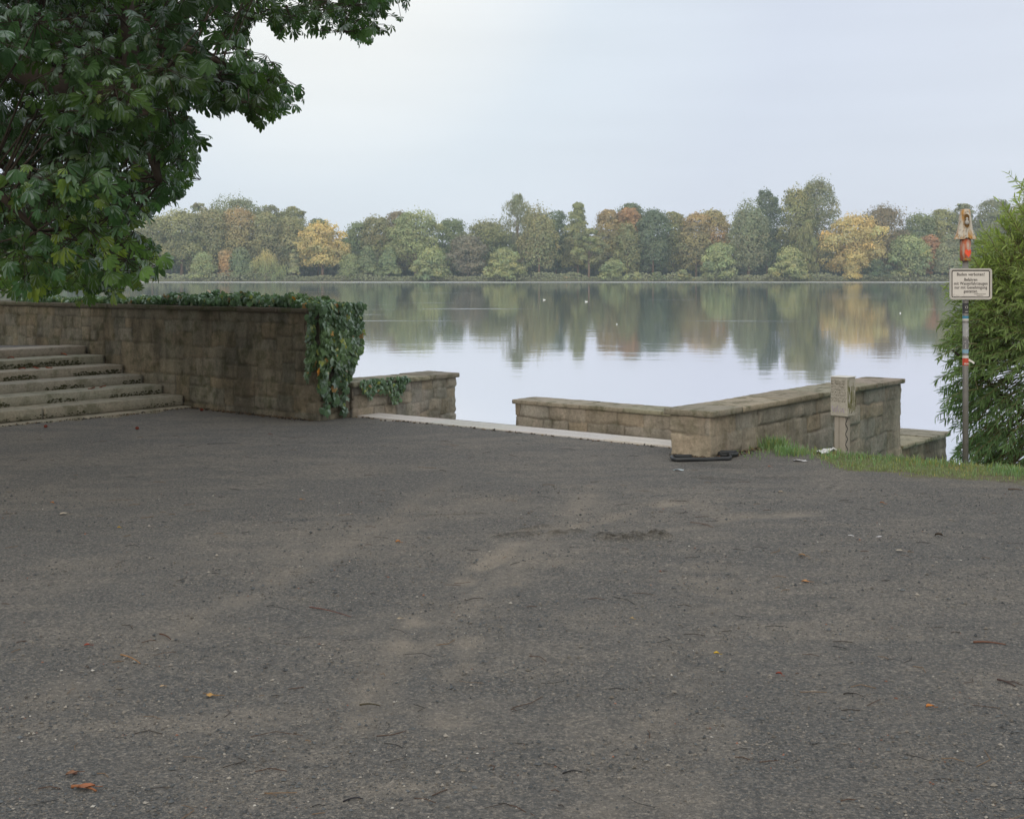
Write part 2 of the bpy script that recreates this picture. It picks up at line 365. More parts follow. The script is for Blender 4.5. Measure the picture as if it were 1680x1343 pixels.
# two shallow wheel tracks curving from the lower middle to the pillar
for off in (0.0, 1.25):
    tX = GX + off - (-.9 + .28 * (GY - 4) - .012 * (GY - 7) ** 2 * 1.0); k = np.exp(-(tX / .13) ** 2) * sstep(GY, 4.2, 5.5) * (1 - sstep(GY, 9.5, 11)); GZ = GZ - .010 * k * (.5 + wn)
    G[..., 1] = np.maximum(G[..., 1], k * .38 * (1 + wn * 3).clip(0, 1))
def track(pts, wd, amp):
    global GZ
    W = np.array([at(*q)[:2] for q in pts]); best = np.full(GX.shape, 9.0)
    for a, b in zip(W[:-1], W[1:]):
        d = b - a; t = np.clip(((GX - a[0]) * d[0] + (GY - a[1]) * d[1]) / (d @ d), 0, 1); best = np.minimum(best, np.hypot(GX - a[0] - t * d[0], GY - a[1] - t * d[1]))
    k = np.exp(-(best / wd) ** 2); rim = np.exp(-((best - wd * 1.5) / (wd * .4)) ** 2); fade = (fbm(pp * 1.6, 88, 3) > .0) * (.35 + 1.3 * sstep(fbm(pp * 1.8, 91, 3), .38, .6)) * .75
    G[..., 1] = np.maximum(G[..., 1], k * amp * .42 * fade * (1 + wn * 5).clip(0, 1.6) * 1.25); GZ = GZ - .008 * k * fade + .006 * rim * fade * (.6 + wn * 2)
track([(560, 1230), (610, 1130), (690, 1010), (770, 935), (860, 885), (1000, 846), (1110, 825)], .10, .85)
track([(730, 1180), (770, 1060), (840, 960), (950, 900), (1080, 872), (1200, 850), (1330, 842)], .10, .7)
track([(640, 1120), (720, 1000), (800, 930), (900, 880)], .04, .6)
track([(1000, 1343), (1090, 1180), (1150, 1040), (1170, 900), (1150, 820)], .16, .35)
track([(0, 960), (240, 925), (520, 880), (760, 830), (1000, 800)], .22, .35)
GU = UU[0] * GX + UU[1] * GY; GV = VV[0] * GX + VV[1] * GY
def grass_edge(u, wob): return 10.42 + .62 * sstep(u, 4.4, 5.3) + .50 * sstep(-u, -4.9, -1.5) + .30 * wob      # v of the gravel edge
wob2 = fbm(pp * 2.2, 61, 4) - .5
G[..., 2] = np.where(GU < 5.78, sstep(GV, -.08, .10) * 0 + sstep(GV - grass_edge(GU, wob2) + wn * .5, -.08, .14), G[..., 2])
G[..., 2] = np.maximum(G[..., 2], np.where((GU >= 5.78) & (GV > 12.3) & (GU < 10.9), 1, 0)); G[..., 2] = np.where(GY > 400, 1, G[..., 2])
G[..., 2] = np.where((GU > 10.8) & (GV > 10.7), 1, G[..., 2])
mb = MB(); mb.grid(np.stack([GX, GY, GZ], -1)); ground = mb.build('ground', M_ground, None, True, False)
ga = ground.data.color_attributes.new('G', 'FLOAT_COLOR', 'POINT'); ga.data.foreach_set('color', G.reshape(-1, 4).ravel().astype(np.float32))
tag(ground, kind='structure')
def gz(x, y): return float(ground_z(np.array([float(x)]), np.array([float(y)]))[0])

WZ = -.75
mb = MB(); mb.grid(np.array([[(x, y, WZ) for x in np.linspace(-598, 598, 25)] for y in np.linspace(8, 560, 40)]))
tag(mb.build('water', M_water, None, True, False), kind='structure')

# ------------------------------------------------------------------ walls of coursed rubble
def wall_mesh(corners, z0, z1, seed, res=.016, depth=.022, tone=1.0, ch=(.24, .38), cw=(.22, .55)):
    """irregular coursed rubble on the four sides of a wall as one displaced grid"""
    rng = random.Random(seed); P = [np.array(c, float) for c in corners]; n = len(P)
    ps = []; ns = []; ss = []; s = 0
    for i in range(n):
        a, b = P[i], P[(i + 1) % n]; d = b - a; Ln = np.linalg.norm(d); d /= Ln; nn = np.array((d[1], -d[0]))
        k = max(int(Ln / res), 2); t = np.linspace(0, 1, k, endpoint=False)
        dp = a - P[(i - 1) % n]; dp /= np.linalg.norm(dp); npv = np.array((dp[1], -dp[0]))
        N = np.repeat(nn[None], k, 0); N[0] = nn + npv
        ps.append(a + np.outer(t * Ln, d)); ns.append(N); ss.append(s + t * Ln); s += Ln
    ps = np.concatenate(ps); ns = np.concatenate(ns); ss = np.concatenate(ss); L = s
    zz = np.arange(z0, z1 + res * .5, res); zz[-1] = z1
    S, Z = np.meshgrid(ss, zz, indexing='xy'); XY = ps[None] + 0 * Z[..., None]; p3 = np.concatenate([XY, Z[..., None]], -1)
    Sw = S + (fbm(p3 * 7, seed, 3) - .5) * .06; Zw = Z + (fbm(p3 * 6 + 7, seed + 5, 3) - .5) * .055
    de = np.full(S.shape, 9.0); bid = np.zeros(S.shape, int); acc = 0; z = z0; rows = []
    while z < z1 - .06:
        h = rng.uniform(*ch)
        if z1 - z - h < .12: h = z1 - z
        rows.append((z, z + h)); z += h
    for r, (a, b) in enumerate(rows):
        q = rng.uniform(-.3, 0); c = [q]
        while q < L + .7: q += rng.uniform(*cw); c.append(q)
        c = np.array(c); K = len(c); typ = np.array([rng.random() for _ in range(K)]); hf = np.array([rng.uniform(.36, .64) for _ in range(K)]); vf = np.array([rng.uniform(.35, .65) for _ in range(K)])
        m = (Zw >= (a if r else -99)) & (Zw < (b if r < len(rows) - 1 else 99)); i = np.clip(np.searchsorted(c, Sw[m]) - 1, 0, K - 2)
        x, zz_ = Sw[m], Zw[m]; wdt = c[i + 1] - c[i]; e = np.minimum(x - c[i], c[i + 1] - x)
        if r: e = np.minimum(e, zz_ - a)
        if r < len(rows) - 1: e = np.minimum(e, b - zz_)
        sp = (typ[i] > .22) & ((b - a) > .2); zs = a + (b - a) * hf[i]; e = np.where(sp, np.minimum(e, np.abs(zz_ - zs)), e); top = sp & (zz_ > zs)
        sv = ((typ[i] > .68) & top) | ((typ[i] > .45) & (typ[i] < .6) & sp & ~top); sv &= wdt > .3; xs_ = c[i] + wdt * vf[i]; e = np.where(sv, np.minimum(e, np.abs(x - xs_)), e)
        de[m] = e; bid[m] = acc + i * 4 + top * 2 + (sv & (x > xs_)); acc += K * 4
    rr = np.random.RandomState(seed); amp = rr.uniform(.15, 1.1, acc + 1)[bid]; offs = rr.uniform(-.008, .012, acc + 1)[bid]
    hue = rr.uniform(-1, 1, acc + 1)[bid]; val = rr.uniform(*((.88, 1.1) if depth < .015 else (.84, 1.15)), acc + 1)[bid] * (.82 + .36 * fbm(np.concatenate([XY * 5, Z[..., None] * .9], -1), seed + 44, 3))
    pb = p3 + rr.uniform(0, 50, (acc + 1, 3))[bid]
    rock = fbm(pb * 8, seed + 3, 4) - .47; chip = np.abs(fbm(pb * 17, seed + 8, 3) - .5)
    jn = sstep(fbm(p3 * 4 + 3, seed + 30, 3), .34, .56)             # joints are partly pointed flush
    j = np.exp(-(de / .009) ** 2) * (.12 + .70 * jn); rise = 1 - np.exp(-np.maximum(de, 0) / .016)
    dsp = -.016 * j + offs * rise + rise * (amp * rock * depth * 2.2 + depth * .25 - chip * depth * 1.5)
    Nn = ns / np.linalg.norm(ns, axis=1)[:, None] * np.where(np.linalg.norm(ns, axis=1) > 1.2, 1.35, 1)[:, None]
    V = np.concatenate([XY + Nn[None] * dsp[..., None], Z[..., None]], -1)
    colr = np.stack([val * (1 + .06 * hue), val, val * (1 - .08 * hue)], -1) * tone * (1 - .5 * j[..., None])
    return V, colr
def rect(u0, u1, v0, v1):
    c = [uv2w(u0, v0)[:2], uv2w(u0, v1)[:2], uv2w(u1, v1)[:2], uv2w(u1, v0)[:2]]
    # make counter-clockwise so that normals (d.y,-d.x) face outward
    a = sum(c[i][0] * c[(i + 1) % 4][1] - c[(i + 1) % 4][0] * c[i][1] for i in range(4))
    return c if a > 0 else c[::-1]
def slab(mb, u0, u1, v0, v1, z0, z1, seed, res=.03, rough=.010, tone=None, edge=.008):
    """one worn stone slab: rounded, slightly uneven box"""
    rng = np.random.RandomState(seed); t = tone if tone is not None else rng.uniform(.82, 1.15)
    nu = max(int(abs(u1 - u0) / res), 3); nv = max(int(abs(v1 - v0) / res), 3)
    ring_u = np.concatenate([np.linspace(u0, u1, nu, endpoint=False), np.full(nv, u1), np.linspace(u1, u0, nu, endpoint=False), np.full(nv, u0)])
    ring_v = np.concatenate([np.full(nu, v0), np.linspace(v0, v1, nv, endpoint=False), np.full(nu, v1), np.linspace(v1, v0, nv, endpoint=False)])
    cu, cv = (u0 + u1) / 2, (v0 + v1) / 2; hu, hv = abs(u1 - u0) / 2, abs(v1 - v0) / 2; h = z1 - z0
    lay = [(-edge, z0), (0, z0 + edge), (0, z0 + h * .5), (0, z1 - edge), (-edge * .35, z1 - edge * .3), (-edge, z1)]
    for f in (.85, .6, .3, .02): lay.append((-min(hu, hv) * (1 - f), z1))
    rings = []
    for ins, z in lay:
        su = (hu + ins) / hu; sv_ = (hv + ins) / hv; rings.append(uv2w(cu + (ring_u - cu) * su, cv + (ring_v - cv) * sv_, z + 0 * ring_u))
    V = np.array(rings); n = fbm(V * 13, seed, 4) - .5; d = V - uv2w(cu, cv, (z0 + z1) / 2); d[..., 2] *= .0; d /= np.linalg.norm(d, axis=-1)[..., None] + 1e-6
    V = V + d * (n * rough * 2.4)[..., None] * (np.arange(len(lay)) < 6)[:, None, None]; V[..., 2] += (fbm(V * 7 + 3, seed + 1, 3) - .5) * rough * 1.2 * (np.arange(len(lay)) > 1)[:, None]
    c = np.ones(V.shape) * t * (1 + .04 * rng.uniform(-1, 1, 3))
    a, b = V.shape[:2]; i = np.arange(a - 1)[:, None] * b; j = np.arange(b)[None]; j2 = (j + 1) % b
    Fq = np.stack([i + j, i + j2, i + b + j2, i + b + j], -1).reshape(-1, 4)
    vol = np.cross(V[0, 0] - V[3, 0], V[3, 5] - V[3, 0]) @ (V[3, 0] - uv2w(cu, cv, (z0 + z1) / 2))
    if vol > 0: Fq = Fq[:, ::-1]
    mb.add(V.reshape(-1, 3), Fq, c.reshape(-1, 3))
def coping_run(u0, u1, v0, v1, z0, z1, along, seed, lens=(.55, 1.0), rough=.010):
    mb = MB(); rng = random.Random(seed); a0, a1 = (u0, u1) if along == 'u' else (v0, v1); a = a0; k = 0
    while a < a1 - .01:
        L = rng.uniform(*lens)
        if a1 - a - L < .3: L = a1 - a
        dz = rng.uniform(-.004, .004); g = .004; j = rng.uniform(-.006, .006)
        if along == 'u': slab(mb, a + g, a + L - g, v0 + j, v1, z0, z1 + dz, seed * 31 + k, .03, rough)
        else: slab(mb, u0 + j, u1, a + g, a + L - g, z0, z1 + dz, seed * 31 + k, .03, rough)
        a += L; k += 1
    return mb
def wall(name, label, u0, u1, v0, v1, z0, z1, ct, along, seed, mat, cmat=M_cop, over=.045, **k):
    c = uv2w((u0 + u1) / 2, (v0 + v1) / 2, 0); root = empty(name, c, label, 'wall', 'stone walls of the landing')
    V, col = wall_mesh(rect(u0, u1, v0, v1), z0, z1, seed, **k); mb = MB(); mb.grid(V, col, wrap=True)
    keep(mb.build('masonry', mat, None, True), root)
    cp = coping_run(u0 - over, u1 + over, v0 - over, v1 + over, z1 + .003, ct, along, seed)
    keep(cp.build('coping', cmat, None, True), root); return root
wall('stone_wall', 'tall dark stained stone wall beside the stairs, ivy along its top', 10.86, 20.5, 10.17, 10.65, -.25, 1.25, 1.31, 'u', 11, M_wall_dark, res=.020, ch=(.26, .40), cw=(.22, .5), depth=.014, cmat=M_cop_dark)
wall('stone_wall', 'low stone wall running from the ivy covered wall end towards the lake', 10.84, 11.30, 10.70, 12.57, -.5, .355, .415, 'v', 12, M_wall, res=.014, ch=(.22, .36), cw=(.16, .38))
wall('stone_wall', 'very low stone wall behind the pale threshold, lake directly behind it', 6.24, 9.38, 12.0, 12.4, -.6, .145, .20, 'u', 13, M_wall, res=.014, cw=(.25, .6), ch=(.24, .36), depth=.012, over=.035)
wall('stone_wall', 'stone wall starting with a rough pillar corner, wooden box post in front', 5.78, 6.21, 10.35, 15.09, -.9, .375, .435, 'v', 14, M_wall, res=.015, ch=(.30, .44), cw=(.34, .7), depth=.018)
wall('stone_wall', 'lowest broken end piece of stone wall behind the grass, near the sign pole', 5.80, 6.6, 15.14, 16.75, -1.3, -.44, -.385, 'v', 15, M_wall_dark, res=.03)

# paving of the opening
root = empty('stone_threshold', uv2w(8.5, 10.9, 0), 'pale stone threshold strip between the two wall ends', 'threshold')
mb = MB(); us = [6.0, 7.25, 8.55, 9.7, 10.83]
for i in range(4): slab(mb, us[i] + .003, us[i + 1] - .003, 10.75, 11.13, -.16, .015, 70 + i, .04, .003, 1.0 + .03 * (i % 2), .006)
keep(mb.build('threshold_slab', M_slab, None, True), root)
mb = MB(); us = [6.23, 7.1, 8.0, 8.9, 9.8, 10.80]
for i in range(5): slab(mb, us[i] + .003, us[i + 1] - .003, 11.14, 11.96, -.3, -.105, 80 + i, .05, .004, None, .006)
keep(mb.build('lower_slab', M_slab2, None, True), root)

# ------------------------------------------------------------------ stairs on the left
root = empty('stone_stairs', uv2w(14.4, 8, 0), 'six worn stone steps with a pale kerb rising along the dark wall', 'stairs')
mb = MB()
for i, (a, b) in enumerate(((4.5, 6.9), (6.905, 8.6), (8.605, 10.14))): slab(mb, 13.22, 13.44, a, b, -.12, .022, 90 + i, .05, .004, 1.12, .006)
keep(mb.build('kerb', M_step, None, True), root)
for k in range(6):
    nu = 13.38 + .435 * k; zt = .153 + .113 * k; rng = random.Random(40 + k); mb = MB()
    cut = {0: 8.15, 1: 7.86, 2: 6.6, 3: 7.1, 4: 6.4, 5: 7.0}[k]
    for i, (a, b) in enumerate(((3.6, 5.2), (5.205, cut), (cut + .012, 10.14))):
        slab(mb, nu, nu + .455, a, b, zt - .125, zt, 100 + k * 5 + i, .035, .005, .98 + .05 * ((i + k) % 2), .010)
    keep(mb.build('step', M_step, None, True), root)
# moss cushions at the riser feet
M_moss = simple('moss', (.062, .064, .038), 1, .05, 0, 50, .6, .5)
mb = MB(); rs = np.random.RandomState(4)
for k in range(0, 6):
    nu = 13.38 + .435 * k - .006; zb = .153 + .113 * (k - 1)
    for q in range(420):
        vv = rs.uniform(7.2, 10.1); pr = vnoise(np.array([[vv * 2.2, k * 7.3, 0]]), 8)[0]
        if pr < .52 or (k == 0 and q % 3): continue
        s = rs.uniform(.004, .013) * (.4 + pr); h = rs.uniform(0, 1) ** 1.6 * .075 * pr; c = uv2w(nu, vv, max(zb, .02) + h)
        a = rs.uniform(0, 6.28, 6); t = np.linspace(0, 2 * np.pi, 7)[:-1]
        ring = np.array([c + UU * -.001 + VV * s * 1.5 * math.cos(x) + ZZ * s * math.sin(x) * rs.uniform(.6, 1) for x in t]); top = c - UU * .010
        mb.add(np.vstack([ring, top]), [(i, (i + 1) % 6, 6) for i in range(6)])
tag(keep(mb.build('moss', M_moss, None, True, False), root), kind='stuff')

# ------------------------------------------------------------------ far shore trees
def crown_mesh(rng, w_, h, shape, n, leaf, col, airy=0.0, lobes=26, base=.0, spread=.16, sc=None):
    """leaf-clump faces over many lobes; origin at the foot of the crown"""
    K = lobes; t = rng.uniform(.03, 1, K) ** .85; ang = rng.uniform(0, 2 * np.pi, K)
    if shape == 'round': env = np.sqrt(np.clip(1 - (1.75 * t - .75) ** 2, .04, 1))
    elif shape == 'bush': env = np.sqrt(np.clip(1 - t ** 2.2, .05, 1))
    elif shape == 'oval': env = np.sqrt(np.clip(1 - (2 * t - 1) ** 2, .03, 1)) * .95
    elif shape == 'cone': env = np.clip(1.05 - t, .05, 1) ** .7
    elif shape == 'column': env = np.clip(1 - t ** 5, .12, 1) * .8
    else: env = np.clip(np.sin(np.pi * np.clip(t * .85 + .12, 0, 1)), .1, 1)
    rad = rng.uniform(.55, 1, K) if airy < .45 else np.sqrt(rng.uniform(.05, 1, K)); R0 = w_ / 2
    lr = np.minimum(w_ * rng.uniform(.08, .17, K), h * .16) * (1 - .25 * airy) * (.6 + .4 * env)
    t = np.minimum(t, .93)
    cx = np.cos(ang) * rad * (R0 * env - lr * .55).clip(0); cy = np.sin(ang) * rad * (R0 * env - lr * .55).clip(0) * .8; cz = t * (h - lr * .8)
    nc = 5; tcr = np.linspace(.22, .80 if shape not in ('cone', 'column') else .88, nc); ec = {'cone': np.clip(1.05 - tcr, .05, 1) ** .7, 'column': np.clip(1 - tcr ** 5, .12, 1) * .7}.get(shape, np.sqrt(np.clip(1 - (1.5 * tcr - .6) ** 2, .1, 1)))
    if airy < .45 or shape == 'cone':
        cx[:nc] = rng.normal(0, .04, nc) * w_; cy[:nc] = 0; cz[:nc] = tcr * h; lr[:nc] = np.minimum(R0 * ec * .80 * (1 - .5 * airy), h * .30)
    elif shape == 'column': lr *= 1.25
    cz = np.minimum(cz, h - lr * .82)
    wts = lr ** 2; k = rng.choice(K, n, p=wts / wts.sum())
    d = rng.normal(size=(n, 3)); d /= np.linalg.norm(d, axis=1)[:, None]
    if shape != 'weep': d[:, 2] = np.where(d[:, 2] < -.35, -d[:, 2] * .7, d[:, 2]); d /= np.linalg.norm(d, axis=1)[:, None]
    rr = lr[k] * rng.uniform(.72, 1.06, n) * np.where(rng.uniform(size=n) < .14, rng.uniform(1.0, 1.32, n), 1)
    c0 = np.stack([cx, cy, cz], 1)[k]; 
    flat = np.array((1.08, 1.08, .82)) if shape not in ('column', 'weep', 'oval') else np.array((.85, .85, 1.35))
    p = c0 + d * rr[:, None] * flat
    p = p + (np.stack([fbm(p * .35 + 11 * a, 3 + a, 2) for a in range(3)], 1) - .5) * w_ * .09
    nn = d + rng.normal(size=(n, 3)) * .30; nn /= np.linalg.norm(nn, axis=1)[:, None]
    a = np.cross(nn, rng.normal(size=(n, 3))); a /= np.linalg.norm(a, axis=1)[:, None]; b = np.cross(nn, a)
    s = (leaf * rng.uniform(.35, 1.15, n) ** 1.0 / 2)[:, None]
    st = np.array((1.0, 1.0, 1.0))
    if shape in ('weep', 'column'): a = a * .5 + np.array((0, 0, 1.0)) * 1.2; b = b * .6
    V = np.stack([p - a * s * 1.2, p - b * s * .8 + a * s * .1, p + a * s * 1.2, p + b * s * .8 - a * s * .1], 1)
    lobe_t = rng.uniform(.72, 1.35, K)[k]; hue = rng.normal(0, .07, K)[k] + rng.normal(0, .06, n)
    lf = rng.uniform(.85, 1.15, n) * lobe_t
    cc = np.stack([col[0] * lf * (1 + hue), col[1] * lf, col[2] * lf * (1 - hue)], 1)
    if sc is not None:
        topm = (sstep(p[:, 2] / h, .35, .95) * rng.uniform(.5, 1, n))[:, None]; cc = cc * (1 - topm) + np.array(sc) * lf[:, None] * topm
    return V.reshape(-1, 3), np.arange(4 * n).reshape(-1, 4), np.repeat(cc, 4, 0), c0, lr
COLR0 = dict(og=(.125, .120, .052), dg=(.050, .072, .040), gy=(.115, .115, .078), yl=(.30, .215, .11), yg=(.175, .172, .088), orr=(.235, .135, .07), br=(.125, .088, .058),
            gold=(.32, .23, .11), bro=(.145, .130, .068), lg=(.150, .160, .085), pu=(.095, .075, .065), red=(.26, .12, .07), mg=(.085, .105, .05))
COLR = {k: (v[0] * 1.70, v[1] * 1.80, v[2] * 1.22) for k, v in COLR0.items()}
SHORE = 503.0
def far_tree(name, label, cx, top, wpx, shape, colk, D, trunk=None, airy=0.0, tipc=None, cat='tree', base_py=459, tcol=None):
    seed = int(cx * 7 + top * 13) % 99991; rng = np.random.RandomState(seed); sc = D / F
    X = (cx - CX) * sc; zt = CAMZ + (HZ - top) * sc; w_ = wpx * sc * (1.28 if name == 'tree' else 1.12); z0 = gz(X, D)
    h = zt - z0; th = trunk if trunk is not None else (.0 if shape in ('bush', 'weep') else .05)
    root = empty(name, (X, D, z0 - .1), label, cat, 'trees on the far shore' if name == 'tree' else 'bushes on the far waterline')
    n = int(np.clip(1600 + 13.0 * w_ * h, 900, 12000) * (1 - .35 * airy) * 1.55); leaf = (.78 if h > 12 else .56) * (1 - .25 * airy)
    V, Fq, cc, lc, lr = crown_mesh(rng, w_, h * (1 - th), shape, n, leaf, COLR[colk], airy, 64 if w_ * h > 120 else 34, sc=COLR[tipc] if tipc else None)
    V[:, 2] += h * th + .1; mb = MB(); mb.add(V, Fq, cc); mb.build('crown', M_farleaf, root, False)
    mb = MB(); tr = max(.18, w_ * .022); zc = h * th + .1
    if name == 'bush': 
        for q in range(3):
            a = rng.uniform(0, 6.28); mb.tube([(0, 0, -.3), (math.cos(a) * w_ * .1, math.sin(a) * w_ * .08, h * .35), (math.cos(a) * w_ * .2, math.sin(a) * w_ * .2, h * .6)], [.14, .09, .03], 6)
    else:
        mb.tube([(0, 0, -.6), (tr * .3, 0, h * .2), (-tr * .3, tr * .5, h * .45), (0, 0, h * .75)], [tr * 1.5, tr, tr * .8, tr * .25], 8)
        for q in np.argsort(-lr)[:7]:
            c = lc[q] + np.array((0, 0, zc)); z1 = max(h * .12, min(c[2] * .55, h * .6)); mb.tube([(0, 0, z1), c * np.array((.45, .45, 0)) + np.array((0, 0, z1 + (c[2] - z1) * .6)), c], [tr * .5, tr * .35, tr * .12], 5)
    mb.build('stems' if name == 'bush' else 'trunk', M_farbark if tcol is None else tcol, root, True)
    return root
